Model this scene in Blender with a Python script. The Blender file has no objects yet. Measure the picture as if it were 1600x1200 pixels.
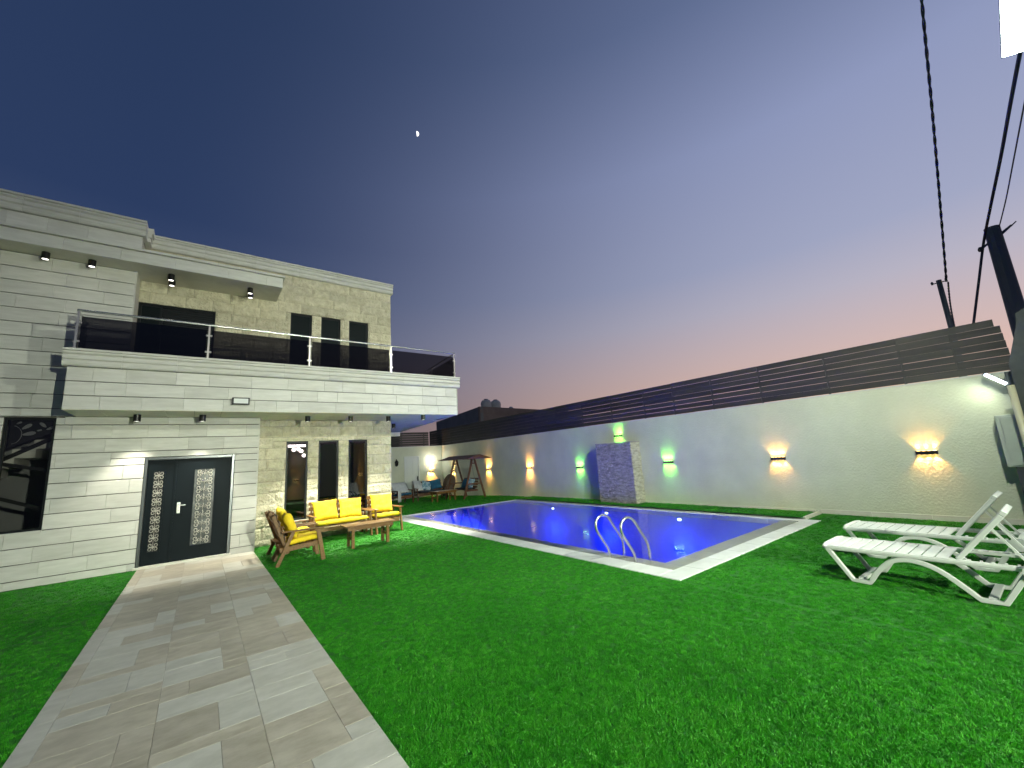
import bpy, bmesh, math, random
from mathutils import Vector, Matrix, noise
random.seed(7)
PI = math.pi
S = bpy.context.scene
COL = S.collection

# ------------------------------------------------------------------ camera
cd = bpy.data.cameras.new('camera')
cam = bpy.data.objects.new('camera', cd); COL.objects.link(cam)
cd.sensor_width = 36.0; cd.lens = 633.92 / 1600 * 36
cd.clip_start = 0.05; cd.clip_end = 3000
cam.matrix_world = Matrix(((0.797946, -0.057050, -0.600023, 0.0),
                           (-0.599389, -0.179768, -0.780011, 0.0),
                           (-0.063366, 0.982053, -0.177640, 1.7),
                           (0, 0, 0, 1)))
S.camera = cam
S.view_settings.view_transform = 'Standard'; S.view_settings.look = 'None'
S.view_settings.exposure = 0.0; S.view_settings.gamma = 1.0
S.cycles.use_denoising = True
S.cycles.max_bounces = 8; S.cycles.transparent_max_bounces = 16
S.cycles.sample_clamp_indirect = 6.0
S.cycles.caustics_reflective = False; S.cycles.caustics_refractive = False

# ------------------------------------------------------------------ dusk sky
def srgb(r, g, b):
    f = lambda c: (c / 255 / 12.92) if c / 255 <= 0.04045 else ((c / 255 + 0.055) / 1.055) ** 2.4
    return (f(r), f(g), f(b), 1.0)

W = bpy.data.worlds.new('World'); S.world = W; W.use_nodes = True
nt = W.node_tree; N = nt.nodes; L = nt.links; N.clear()
tc = N.new('ShaderNodeTexCoord'); sep = N.new('ShaderNodeSeparateXYZ')
nrm = N.new('ShaderNodeVectorMath'); nrm.operation = 'NORMALIZE'
L.new(tc.outputs['Generated'], nrm.inputs[0]); L.new(nrm.outputs[0], sep.inputs[0])
def ramp(nt, stops, interp='LINEAR'):
    r = nt.nodes.new('ShaderNodeValToRGB'); r.color_ramp.interpolation = interp
    e = r.color_ramp.elements
    while len(e) > 1: e.remove(e[-1])
    e[0].position = stops[0][0]; e[0].color = stops[0][1]
    for p, c in stops[1:]:
        k = e.new(p); k.color = c
    return r
sunset = ramp(nt, [(0.0, srgb(232, 190, 160)), (0.09, srgb(227, 188, 170)), (0.19, srgb(206, 184, 184)), (0.28, srgb(184, 180, 196)),
                   (0.37, srgb(162, 168, 196)), (0.57, srgb(144, 154, 190)), (0.75, srgb(100, 114, 150)), (1.0, srgb(54, 66, 104))])
night = ramp(nt, [(0.0, srgb(76, 76, 94)), (0.1, srgb(78, 82, 103)), (0.18, srgb(78, 86, 112)), (0.27, srgb(70, 83, 114)),
                  (0.47, srgb(44, 61, 97)), (0.75, srgb(41, 58, 92)), (1.0, srgb(40, 56, 90))])
L.new(sep.outputs['Z'], sunset.inputs[0]); L.new(sep.outputs['Z'], night.inputs[0])
def m2(nt, op, a, b=None, clamp=False):
    n = nt.nodes.new('ShaderNodeMath'); n.operation = op; n.use_clamp = clamp
    for i, v in enumerate((a, b)):
        if v is None: continue
        if isinstance(v, (int, float)): n.inputs[i].default_value = v
        else: nt.links.new(v, n.inputs[i])
    return n.outputs[0]
hx = m2(nt, 'MULTIPLY', sep.outputs['X'], sep.outputs['X']); hy = m2(nt, 'MULTIPLY', sep.outputs['Y'], sep.outputs['Y'])
hl = m2(nt, 'SQRT', m2(nt, 'ADD', m2(nt, 'ADD', hx, hy), 0.0001))
caz = m2(nt, 'DIVIDE', sep.outputs['X'], hl)
azw = m2(nt, 'POWER', m2(nt, 'MULTIPLY', m2(nt, 'ADD', caz, 0.15), 1 / 1.15, True), 2.0)
mx = N.new('ShaderNodeMix'); mx.data_type = 'RGBA'
L.new(azw, mx.inputs[0]); L.new(night.outputs[0], mx.inputs[6]); L.new(sunset.outputs[0], mx.inputs[7])
bg = N.new('ShaderNodeBackground'); bg.inputs['Strength'].default_value = 1.0
out = N.new('ShaderNodeOutputWorld')
L.new(mx.outputs[2], bg.inputs['Color']); L.new(bg.outputs[0], out.inputs[0])

# lamp powers in one place
COOL = (0.93, 1.0, 0.80)
P_FLOOD, P_REAR, P_TUBE = 5000.0, 5600.0, 16.0
P_DOWN, P_DOWN_UP, P_SCONCE = 260.0, 1.0, 24.0
P_POOL = 4800.0

# ------------------------------------------------------------------ helpers
class MB:
    def __init__(s): s.v = []; s.f = []
    def add(s, vs, fs):
        o = len(s.v); s.v += [tuple(v) for v in vs]; s.f += [tuple(i + o for i in f) for f in fs]; return s
    def box(s, x0, x1, y0, y1, z0, z1, M=None):
        vs = [Vector((x, y, z)) for z in (z0, z1) for y in (y0, y1) for x in (x0, x1)]
        if M is not None: vs = [M @ v for v in vs]
        return s.add(vs, [(0, 2, 3, 1), (4, 5, 7, 6), (0, 1, 5, 4), (2, 6, 7, 3), (0, 4, 6, 2), (1, 3, 7, 5)])
    def bar(s, a, b, w, t, up=(0, 0, 1)):
        a = Vector(a); b = Vector(b); d = (b - a); l = d.length; d.normalize()
        u = Vector(up)
        if abs(d.dot(u)) > 0.98: u = Vector((0, 1, 0))
        x = d.cross(u).normalized(); y = x.cross(d)
        M = Matrix.Translation(a) @ Matrix((x, d, y)).transposed().to_4x4()
        return s.box(-w / 2, w / 2, 0, l, -t / 2, t / 2, M)
    def tube(s, pts, r, n=8, caps=True):
        pts = [Vector(p) for p in pts]; k = len(pts); o = len(s.v)
        rr = r if isinstance(r, (list, tuple)) else [r] * k
        t0 = (pts[1] - pts[0]).normalized()
        ref = Vector((0, 0, 1)) if abs(t0.z) < 0.9 else Vector((0, 1, 0))
        x = t0.cross(ref).normalized()
        for i, p in enumerate(pts):
            t = (pts[min(i + 1, k - 1)] - pts[max(i - 1, 0)]).normalized()
            x = (x - t * x.dot(t)).normalized(); y = t.cross(x)
            for j in range(n):
                a = 2 * PI * j / n
                s.v.append(tuple(p + (x * math.cos(a) + y * math.sin(a)) * rr[i]))
        for i in range(k - 1):
            for j in range(n):
                j2 = (j + 1) % n
                s.f.append((o + i * n + j, o + i * n + j2, o + (i + 1) * n + j2, o + (i + 1) * n + j))
        if caps:
            s.f.append(tuple(o + j for j in reversed(range(n)))); s.f.append(tuple(o + (k - 1) * n + j for j in range(n)))
        return s
    def lathe(s, prof, c, n=20):
        o = len(s.v); k = len(prof)
        for r, z in prof:
            for j in range(n):
                a = 2 * PI * j / n; s.v.append((c[0] + r * math.cos(a), c[1] + r * math.sin(a), c[2] + z))
        for i in range(k - 1):
            for j in range(n):
                j2 = (j + 1) % n; s.f.append((o + i * n + j, o + i * n + j2, o + (i + 1) * n + j2, o + (i + 1) * n + j))
        s.f.append(tuple(o + j for j in reversed(range(n)))); s.f.append(tuple(o + (k - 1) * n + j for j in range(n)))
        return s
    def prism(s, poly, a, b, f):
        """poly of 2D points, f(u, v, t) -> 3D, t from a to b"""
        n = len(poly); vs = [f(u, v, a) for u, v in poly] + [f(u, v, b) for u, v in poly]
        return s.add(vs, [tuple(range(n)), tuple(reversed(range(n, 2 * n)))] + [(i, i + n, (i + 1) % n + n, (i + 1) % n) for i in range(n)])
    def build(s, name, m, parent=None, origin=(0, 0, 0), smooth=False, bevel=0, seg=1, fix=True):
        me = bpy.data.meshes.new(name); ox, oy, oz = origin
        me.from_pydata([(x - ox, y - oy, z - oz) for x, y, z in s.v], [], s.f)
        if fix:
            bm = bmesh.new(); bm.from_mesh(me); bmesh.ops.recalc_face_normals(bm, faces=bm.faces)
            if bevel:
                bmesh.ops.bevel(bm, geom=[e for e in bm.edges if e.is_manifold and e.calc_face_angle(0) > 0.5], offset=bevel, segments=seg, affect='EDGES', clamp_overlap=True)
            bm.to_mesh(me); bm.free()
        if smooth: me.shade_smooth()
        me.materials.append(m)
        o = bpy.data.objects.new(name, me); COL.objects.link(o)
        if parent is not None: o.parent = parent
        else: o.location = origin
        return o

def tag(o, label=None, cat=None, group=None, kind=None):
    if label: o['label'] = label
    if cat: o['category'] = cat
    if group: o['group'] = group
    if kind: o['kind'] = kind
    return o
def thing(name, label, cat, loc=(0, 0, 0), rz=0, group=None):
    o = bpy.data.objects.new(name, None); COL.objects.link(o); o.location = loc; o.rotation_euler = (0, 0, rz)
    o.empty_display_size = 0.1
    return tag(o, label, cat, group)
def copy_tree(o, parent=None):
    c = o.copy(); COL.objects.link(c); c.parent = parent
    for ch in [x for x in bpy.data.objects if x.parent == o]: copy_tree(ch, c)
    return c
def light(kind, parent, loc, power, color, rot=None, name='bulb_light', **kw):
    d = bpy.data.lights.new(name, kind); d.energy = power; d.color = color
    for k, v in kw.items(): setattr(d, k, v)
    o = bpy.data.objects.new(name, d); COL.objects.link(o); o.parent = parent; o.location = loc
    if rot is not None:
        o.rotation_euler = Vector(rot).to_track_quat('-Z', 'Y').to_euler()
    return o

# ------------------------------------------------------------------ materials
def mat(name, c, rough=0.6, metal=0.0, c2=None, scale=6.0, stretch=(1, 1, 1), bump=0.0, bscale=40.0, rnd=0.0, emit=None, estr=0.0,
        detail=6.0, coat=0.0, spec=0.5, coord='Object', bstretch=None, contrast=(0.35, 0.65), rvar=0.0, bdist=0.01):
    m = bpy.data.materials.new(name); m.use_nodes = True; nt = m.node_tree; b = nt.nodes['Principled BSDF']
    b.inputs['Roughness'].default_value = rough; b.inputs['Metallic'].default_value = metal
    b.inputs['Coat Weight'].default_value = coat; b.inputs['Specular IOR Level'].default_value = spec
    if len(c) == 3: c = (*c, 1)
    b.inputs['Base Color'].default_value = c
    tcn = nt.nodes.new('ShaderNodeTexCoord'); col = None
    oi = nt.nodes.new('ShaderNodeObjectInfo')
    def coords(st):
        mp = nt.nodes.new('ShaderNodeMapping'); mp.inputs['Scale'].default_value = st
        nt.links.new(tcn.outputs[coord], mp.inputs['Vector'])
        if rnd:
            cb = nt.nodes.new('ShaderNodeCombineXYZ')
            nt.links.new(m2(nt, 'MULTIPLY', oi.outputs['Random'], 37.0), cb.inputs[0]); nt.links.new(m2(nt, 'MULTIPLY', oi.outputs['Random'], 91.0), cb.inputs[2])
            nt.links.new(cb.outputs[0], mp.inputs['Location'])
        return mp.outputs[0]
    if c2 is not None:
        nz = nt.nodes.new('ShaderNodeTexNoise'); nz.inputs['Scale'].default_value = scale; nz.inputs['Detail'].default_value = detail; nz.inputs['Roughness'].default_value = 0.62
        nt.links.new(coords(stretch), nz.inputs['Vector'])
        r = ramp(nt, [(contrast[0], c), (contrast[1], (*c2, 1) if len(c2) == 3 else c2)]); nt.links.new(nz.outputs[0], r.inputs[0]); col = r.outputs[0]
        if rvar:
            nt.links.new(m2(nt, 'ADD', rough - rvar / 2, m2(nt, 'MULTIPLY', nz.outputs[0], rvar)), b.inputs['Roughness'])
    if rnd:
        hs = nt.nodes.new('ShaderNodeHueSaturation')
        if col: nt.links.new(col, hs.inputs['Color'])
        else: hs.inputs['Color'].default_value = c
        nt.links.new(m2(nt, 'ADD', 1.0 - rnd / 2, m2(nt, 'MULTIPLY', oi.outputs['Random'], rnd)), hs.inputs['Value'])
        col = hs.outputs[0]
    if col: nt.links.new(col, b.inputs['Base Color'])
    if bump:
        n2 = nt.nodes.new('ShaderNodeTexNoise'); n2.inputs['Scale'].default_value = bscale; n2.inputs['Detail'].default_value = 5
        nt.links.new(coords(bstretch or stretch), n2.inputs['Vector'])
        bp = nt.nodes.new('ShaderNodeBump'); bp.inputs['Strength'].default_value = bump; bp.inputs['Distance'].default_value = bdist
        nt.links.new(n2.outputs[0], bp.inputs['Height']); nt.links.new(bp.outputs[0], b.inputs['Normal'])
    if emit:
        b.inputs['Emission Color'].default_value = (*emit, 1) if len(emit) == 3 else emit; b.inputs['Emission Strength'].default_value = estr
    return m
M_SLAB = mat('limestone_slab', (0.56, 0.55, 0.50), 0.72, c2=(0.66, 0.65, 0.60), scale=4.0, stretch=(0.6, 1, 3.5), bump=0.35, bscale=60, rnd=0.17, bstretch=(1, 1, 2.5), rvar=0.2)
M_ROUGH = mat('split_limestone', (0.52, 0.475, 0.335), 0.85, c2=(0.67, 0.625, 0.47), scale=7, bump=1.0, bscale=22, rnd=0.24, bdist=0.04)
M_SOFFIT = mat('soffit_stone', (0.70, 0.67, 0.54), 0.7, c2=(0.80, 0.77, 0.64), scale=3, bump=0.2, bscale=50, rnd=0.12)
M_MORTAR = mat('mortar', (0.10, 0.095, 0.08), 0.95, bump=0.3)
M_PLASTER = mat('grey_plaster', (0.56, 0.58, 0.46), 0.85, c2=(0.64, 0.66, 0.53), scale=1.1, bump=0.75, bscale=24, bdist=0.012, detail=8)
M_PLASTER2 = mat('white_plaster', (0.60, 0.60, 0.56), 0.85, bump=0.35, bscale=50)
M_PLINTH = mat('white_skirting_stone', (0.62, 0.60, 0.52), 0.45, c2=(0.7, 0.68, 0.61), scale=5, rnd=0.1)
M_COPING = mat('pool_coping_marble', (0.60, 0.62, 0.60), 0.32, c2=(0.74, 0.76, 0.74), scale=2.5, stretch=(1, 1, 1), rnd=0.12, bump=0.08)
M_LEDGE = mat('pool_ledge_tile', (0.44, 0.42, 0.34), 0.35, c2=(0.56, 0.54, 0.45), scale=3, rnd=0.1)
M_TILE_A = mat('path_tile_beige', (0.355, 0.315, 0.25), 0.45, c2=(0.50, 0.455, 0.375), scale=4.5, stretch=(1, 1.8, 1), bump=0.12, bscale=25, rnd=0.16, rvar=0.25)
M_TILE_B = mat('path_tile_pale', (0.46, 0.445, 0.39), 0.45, c2=(0.58, 0.56, 0.50), scale=4.5, stretch=(1, 1.8, 1), bump=0.12, bscale=25, rnd=0.14, rvar=0.25)
M_GROUT = mat('path_grout', (0.30, 0.27, 0.22), 0.9)
M_WOODF = mat('fence_board', (0.022, 0.021, 0.018), 0.6, c2=(0.045, 0.040, 0.033), scale=5, stretch=(3, 0.25, 3), rnd=0.5, bump=0.3, bscale=30, bstretch=(4, 0.4, 4))
M_POSTF = mat('fence_post_metal', (0.05, 0.048, 0.045), 0.5, metal=0.3)
M_WOOD = mat('teak_wood', (0.115, 0.050, 0.011), 0.45, c2=(0.235, 0.120, 0.030), scale=9, stretch=(1, 6, 6), rnd=0.25, bump=0.2, bscale=30, bstretch=(1, 6, 6))
M_WOODX = mat('dark_stained_wood', (0.09, 0.035, 0.018), 0.45, c2=(0.17, 0.075, 0.035), scale=9, rnd=0.25, bump=0.2, bscale=30)
M_YEL = mat('yellow_fabric', (0.80, 0.54, 0.010), 0.85, c2=(0.90, 0.68, 0.02), scale=7, bump=0.7, bscale=26, bdist=0.02)
M_BLUE = mat('teal_fabric', (0.01, 0.075, 0.16), 0.85, c2=(0.02, 0.13, 0.25), scale=5, bump=0.4, bscale=90)
M_BLUE2 = mat('pale_blue_print_fabric', (0.12, 0.27, 0.38), 0.85, c2=(0.45, 0.58, 0.66), scale=9, bump=0.4, bscale=90, contrast=(0.45, 0.55))
M_NAVY = mat('navy_fabric', (0.018, 0.03, 0.05), 0.85, bump=0.3)
M_CLOTH = mat('white_throw', (0.55, 0.57, 0.56), 0.9, c2=(0.66, 0.68, 0.67), scale=6, bump=0.5, bscale=30)
M_DOOR = mat('dark_steel_door', (0.006, 0.010, 0.013), 0.45, bump=0.15, bscale=180, bdist=0.002, spec=0.08)
M_FRAME = mat('steel_door_frame', (0.14, 0.15, 0.155), 0.3, metal=0.8)
M_SCROLL = mat('cast_scroll_work', (0.40, 0.385, 0.34), 0.45, metal=0.2)
M_FROST = mat('frosted_door_glass', (0.05, 0.055, 0.055), 0.25, c2=(0.14, 0.15, 0.145), scale=4)
M_BLACK = mat('black_metal', (0.010, 0.010, 0.011), 0.35, metal=0.2)
M_BACKING = mat('black_backing', (0.006, 0.006, 0.007), 0.3)
M_ALU = mat('dark_window_frame', (0.010, 0.012, 0.014), 0.4, spec=0.2)
M_SHUT = mat('dark_shutter', (0.005, 0.009, 0.011), 0.5, bump=0.2, spec=0.1)
M_STEEL = mat('stainless_steel', (0.74, 0.74, 0.71), 0.27, metal=0.9)
M_STEELP = mat('brushed_steel', (0.60, 0.56, 0.53), 0.35, metal=0.9)
M_PLASTIC = mat('white_plastic', (0.70, 0.72, 0.69), 0.38, c2=(0.62, 0.64, 0.61), scale=3, spec=0.5)
M_CAB = mat('grey_painted_steel', (0.42, 0.46, 0.42), 0.45, c2=(0.48, 0.52, 0.47), scale=3)
M_DARKST = mat('dark_painted_steel', (0.045, 0.052, 0.055), 0.6, c2=(0.07, 0.08, 0.08), scale=3, bump=0.2)
M_PIPE = mat('pale_pipe', (0.62, 0.58, 0.40), 0.4)
M_POLE = mat('hazed_pole', (0.12, 0.14, 0.17), 0.7, bump=0.3)  # lightened to grey-blue, haze put into the pole colour
M_CABLE = mat('hazed_cable', (0.06, 0.07, 0.10), 0.6)  # haze put into the colour, lighter and bluer than the bare cable
M_WHITE = mat('white_paint', (0.66, 0.68, 0.66), 0.5)
M_FARB = mat('far_building_render', (0.17, 0.13, 0.12), 0.9, c2=(0.22, 0.17, 0.155), scale=1.0)
M_FARS = mat('far_building_side', (0.16, 0.16, 0.17), 0.9, c2=(0.20, 0.20, 0.21), scale=1.0)
M_TANK = mat('water_tank_plastic', (0.38, 0.38, 0.40), 0.6)
M_WICK = mat('brown_wicker', (0.10, 0.075, 0.06), 0.8, c2=(0.20, 0.15, 0.12), scale=40, bump=0.8, bscale=60)
M_STRIP = mat('stacked_slate', (0.20, 0.19, 0.18), 0.75, c2=(0.46, 0.43, 0.40), scale=6, stretch=(1, 1, 3), bump=0.6, bscale=50)
M_STRIP_LIT = mat('stacked_slate_lit', (0.34, 0.33, 0.25), 0.75, c2=(0.62, 0.60, 0.46), scale=6, stretch=(1, 1, 3), bump=0.6, bscale=50)  # yellowish lamp light on the pillar side put into the slate colour
M_BASIN = mat('pool_mosaic', (0.16, 0.26, 0.93), 0.5, c2=(0.20, 0.32, 0.95), scale=3)
M_INT = mat('interior_wall', (0.20, 0.17, 0.15), 0.8)
M_INTF = mat('interior_floor', (0.10, 0.09, 0.08), 0.3)
M_STAIR = mat('stair_stone', (0.28, 0.28, 0.27), 0.6)
M_EARTH = mat('far_ground', (0.10, 0.08, 0.06), 0.95)
def emis(name, c, s):
    return mat(name, c, 0.5, emit=c, estr=s)
E_COOL = emis('cool_led', (0.85, 1.0, 0.95), 60)
E_WARMW = emis('warm_white_led', (1.0, 0.95, 0.85), 25)
E_DL = emis('downlight_lens', (1.0, 0.97, 0.86), 3.5)
E_OR = emis('amber_led', (1.0, 0.62, 0.22), 14)
E_GR = emis('green_led', (0.5, 1.0, 0.35), 12)
E_POOL = emis('pool_lamp_lens', (0.35, 0.45, 1.0), 12)
E_TUBE = emis('tube_led', (0.80, 0.95, 1.0), 14)

def glass(name, tint, refl=1.0, rough=0.0, ior=1.5, bump=None):
    m = bpy.data.materials.new(name); m.use_nodes = True; nt = m.node_tree; nt.nodes.clear()
    o = nt.nodes.new('ShaderNodeOutputMaterial'); mixs = nt.nodes.new('ShaderNodeMixShader')
    tr = nt.nodes.new('ShaderNodeBsdfTransparent'); tr.inputs[0].default_value = (*tint, 1)
    gl = nt.nodes.new('ShaderNodeBsdfGlossy'); gl.inputs['Roughness'].default_value = rough; gl.inputs['Color'].default_value = (refl, refl, refl, 1)
    fr = nt.nodes.new('ShaderNodeFresnel'); fr.inputs[0].default_value = ior
    nt.links.new(fr.outputs[0], mixs.inputs[0]); nt.links.new(tr.outputs[0], mixs.inputs[1]); nt.links.new(gl.outputs[0], mixs.inputs[2]); nt.links.new(mixs.outputs[0], o.inputs[0])
    if bump:
        t = nt.nodes.new('ShaderNodeTexCoord'); nz = nt.nodes.new('ShaderNodeTexNoise'); nz.inputs['Scale'].default_value = bump[0]; nz.inputs['Detail'].default_value = 2
        bp = nt.nodes.new('ShaderNodeBump'); bp.inputs['Strength'].default_value = bump[1]; bp.inputs['Distance'].default_value = bump[2]
        nt.links.new(t.outputs['Object'], nz.inputs['Vector']); nt.links.new(nz.outputs[0], bp.inputs['Height'])
        nt.links.new(bp.outputs[0], gl.inputs['Normal']); nt.links.new(bp.outputs[0], fr.inputs['Normal'])
    return m
G_SMOKE = glass('smoked_glass', (0.30, 0.29, 0.30), ior=1.45)
G_CLEAR = glass('stair_window_glass', (0.8, 0.8, 0.8), ior=1.4)
G_WIN = glass('window_glass', (0.42, 0.40, 0.42), ior=2.1)
G_WATER = glass('pool_water', (0.93, 0.96, 1.0), ior=1.33, bump=(2.0, 0.22, 0.02))

# ================================================================== GROUND
HX0 = -9.0
YS, YR = 11.2, 11.75            # smooth and rough facade planes
def lawn_z(x, y):
    t = max(0, min(1, (y - 14.5) / 7)); return -0.17 * t * t * (3 - 2 * t)
def sheet(rects, zf, step=0.5):
    mb = MB()
    for x0, x1, y0, y1 in rects:
        nx = max(1, round((x1 - x0) / step)); ny = max(1, round((y1 - y0) / step)); o = len(mb.v)
        for j in range(ny + 1):
            for i in range(nx + 1):
                x = x0 + (x1 - x0) * i / nx; y = y0 + (y1 - y0) * j / ny; mb.v.append((x, y, zf(x, y)))
        for j in range(ny):
            for i in range(nx):
                a = o + j * (nx + 1) + i; mb.f.append((a, a + 1, a + nx + 2, a + nx + 1))
    return mb
tag(MB().add([(-1500, -1500, -2.2), (1500, -1500, -2.2), (1500, 1500, -2.2), (-1500, 1500, -2.2)], [(0, 1, 2, 3)]).build('ground', M_EARTH, fix=False), kind='structure')
PX0, PX1 = -0.88, 1.04
POX0, POX1, POY0, POY1 = 5.0, 10.33, 3.23, 13.62        # outer edge of the coping
M_TURF = mat('turf_backing', (0.010, 0.12, 0.004), 0.9, c2=(0.016, 0.18, 0.006), scale=30, bump=0.8, bscale=160, bdist=0.02)
rects = [(HX0, PX0, -5, YS), (PX1, POX0, -5, YS), (PX1 + 0.02, POX0, YS, YR), (4.42, POX0, YR, POY1), (POX0, 11.3, -5, POY0), (POX1, 11.3, POY0, 3.5), (4.42, 11.3, POY1, 21.9)]
lawn = tag(sheet(rects, lawn_z).build('lawn', M_TURF, fix=False), kind='structure')
strip = tag(sheet([(POX1, 11.27, 3.55, POY1)], lambda x, y: 0.04).build('lawn_strip', M_TURF, fix=False), kind='structure')

def blade_mat():
    m = bpy.data.materials.new('turf_blade'); m.use_nodes = True; nt = m.node_tree; b = nt.nodes['Principled BSDF']
    b.inputs['Roughness'].default_value = 0.5; b.inputs['Specular IOR Level'].default_value = 0.35
    oi = nt.nodes.new('ShaderNodeObjectInfo'); g = nt.nodes.new('ShaderNodeNewGeometry')
    nz = nt.nodes.new('ShaderNodeTexNoise'); nz.inputs['Scale'].default_value = 0.9; nz.inputs['Detail'].default_value = 5
    nt.links.new(g.outputs['Position'], nz.inputs['Vector'])
    mixv = m2(nt, 'ADD', m2(nt, 'MULTIPLY', oi.outputs['Random'], 0.6), m2(nt, 'MULTIPLY', nz.outputs[0], 0.42))
    r = ramp(nt, [(0.2, (0.008, 0.14, 0.002, 1)), (0.5, (0.016, 0.23, 0.002, 1)), (0.75, (0.045, 0.33, 0.008, 1)), (0.95, (0.14, 0.46, 0.06, 1))])
    nt.links.new(mixv, r.inputs[0]); nt.links.new(r.outputs[0], b.inputs['Base Color'])
    return m
M_BLADE = blade_mat()
tufts = bpy.data.collections.new('turf_tufts')
for k in range(5):
    mb = MB()
    for i in range(36):
        a = random.uniform(0, 2 * PI); rr = random.uniform(0, 0.032); x = rr * math.cos(a); y = rr * math.sin(a)
        h = random.uniform(0.008, 0.016); w = random.uniform(0.0009, 0.0015); b = random.uniform(0, 2 * PI); lean = random.uniform(0.2, 0.9) * h
        dx, dy = math.cos(b), math.sin(b); c = random.uniform(0, 2 * PI); lx, ly = math.cos(c) * lean, math.sin(c) * lean
        mb.add([(x - dx * w, y - dy * w, 0), (x + dx * w, y + dy * w, 0), (x + dx * w * .8 + lx * .4, y + dy * w * .8 + ly * .4, h * .6), (x - dx * w * .8 + lx * .4, y - dy * w * .8 + ly * .4, h * .6), (x + lx, y + ly, h)],
               [(0, 1, 2, 3), (3, 2, 4)])
    me = bpy.data.meshes.new('turf_tuft'); me.from_pydata(mb.v, [], mb.f); me.materials.append(M_BLADE)
    tufts.objects.link(bpy.data.objects.new('turf_tuft', me))
def grass_nodes():
    g = bpy.data.node_groups.new('turf', 'GeometryNodeTree')
    g.interface.new_socket('Geometry', in_out='INPUT', socket_type='NodeSocketGeometry'); g.interface.new_socket('Geometry', in_out='OUTPUT', socket_type='NodeSocketGeometry')
    n = g.nodes; l = g.links
    gi = n.new('NodeGroupInput'); go = n.new('NodeGroupOutput')
    dp = n.new('GeometryNodeDistributePointsOnFaces'); dp.distribute_method = 'RANDOM'
    pos = n.new('GeometryNodeInputPosition'); sp = n.new('ShaderNodeSeparateXYZ'); l.new(pos.outputs[0], sp.inputs[0])
    def M(op, a, b=0.0):
        x = n.new('ShaderNodeMath'); x.operation = op
        for i, v in enumerate((a, b)):
            if isinstance(v, (int, float)): x.inputs[i].default_value = v
            else: l.new(v, x.inputs[i])
        return x.outputs[0]
    d2 = M('ADD', M('MULTIPLY', sp.outputs[0], sp.outputs[0]), M('MULTIPLY', sp.outputs[1], sp.outputs[1]))
    dens = M('MINIMUM', M('DIVIDE', 30000.0, M('ADD', d2, 0.5)), 3000.0)
    dens = M('MAXIMUM', dens, 190.0)
    behind = M('GREATER_THAN', sp.outputs[1], -0.9)
    dens = M('MULTIPLY', dens, M('ADD', M('MULTIPLY', behind, 0.97), 0.03))
    l.new(gi.outputs[0], dp.inputs['Mesh']); l.new(dens, dp.inputs['Density'])
    ci = n.new('GeometryNodeCollectionInfo'); ci.inputs['Collection'].default_value = tufts; ci.inputs['Separate Children'].default_value = True; ci.inputs['Reset Children'].default_value = True
    ip = n.new('GeometryNodeInstanceOnPoints'); ip.inputs['Pick Instance'].default_value = True
    rv = n.new('FunctionNodeRandomValue'); rv.data_type = 'FLOAT_VECTOR'; rv.inputs[0].default_value = (-0.15, -0.15, 0); rv.inputs[1].default_value = (0.15, 0.15, 6.28)
    rs = n.new('FunctionNodeRandomValue'); rs.data_type = 'FLOAT'; rs.inputs[2].default_value = 0.75; rs.inputs[3].default_value = 1.2
    sc = M('MULTIPLY', rs.outputs[1], M('MINIMUM', M('MAXIMUM', M('MULTIPLY', M('SQRT', d2), 0.16), 1.0), 1.9))
    cmb = n.new('ShaderNodeCombineXYZ'); l.new(sc, cmb.inputs[0]); l.new(sc, cmb.inputs[1]); l.new(rs.outputs[1], cmb.inputs[2])
    l.new(dp.outputs['Points'], ip.inputs['Points']); l.new(ci.outputs[0], ip.inputs['Instance']); l.new(rv.outputs[0], ip.inputs['Rotation']); l.new(cmb.outputs[0], ip.inputs['Scale'])
    l.new(ip.outputs[0], go.inputs[0]); return g
GN = grass_nodes()
grects = [(a + (0.004 if abs(a - PX1) < 0.1 else 0.03 if a > HX0 else 0), b - (0.004 if b == PX0 else 0.03), c + 0.03, d - 0.03 + (0.03 if d == YS and a > 0 else 0)) for a, b, c, d in rects]
gr = sheet(grects, lambda x, y: lawn_z(x, y) + 0.002).build('grass', M_BLADE, fix=False); tag(gr, kind='stuff')
gr.data = gr.data.copy(); gr['label'] = 'short artificial grass blades covering the whole lawn'; gr['category'] = 'grass'
gm = gr.modifiers.new('turf', 'NODES'); gm.node_group = GN
gr2 = sheet([(POX1, 11.25, 3.55, POY1)], lambda x, y: 0.042).build('grass_strip', M_BLADE, fix=False)
tag(gr2, 'narrow strip of artificial grass between pool and garden wall', 'grass', kind='stuff')
gm = gr2.modifiers.new('turf', 'NODES'); gm.node_group = GN

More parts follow.
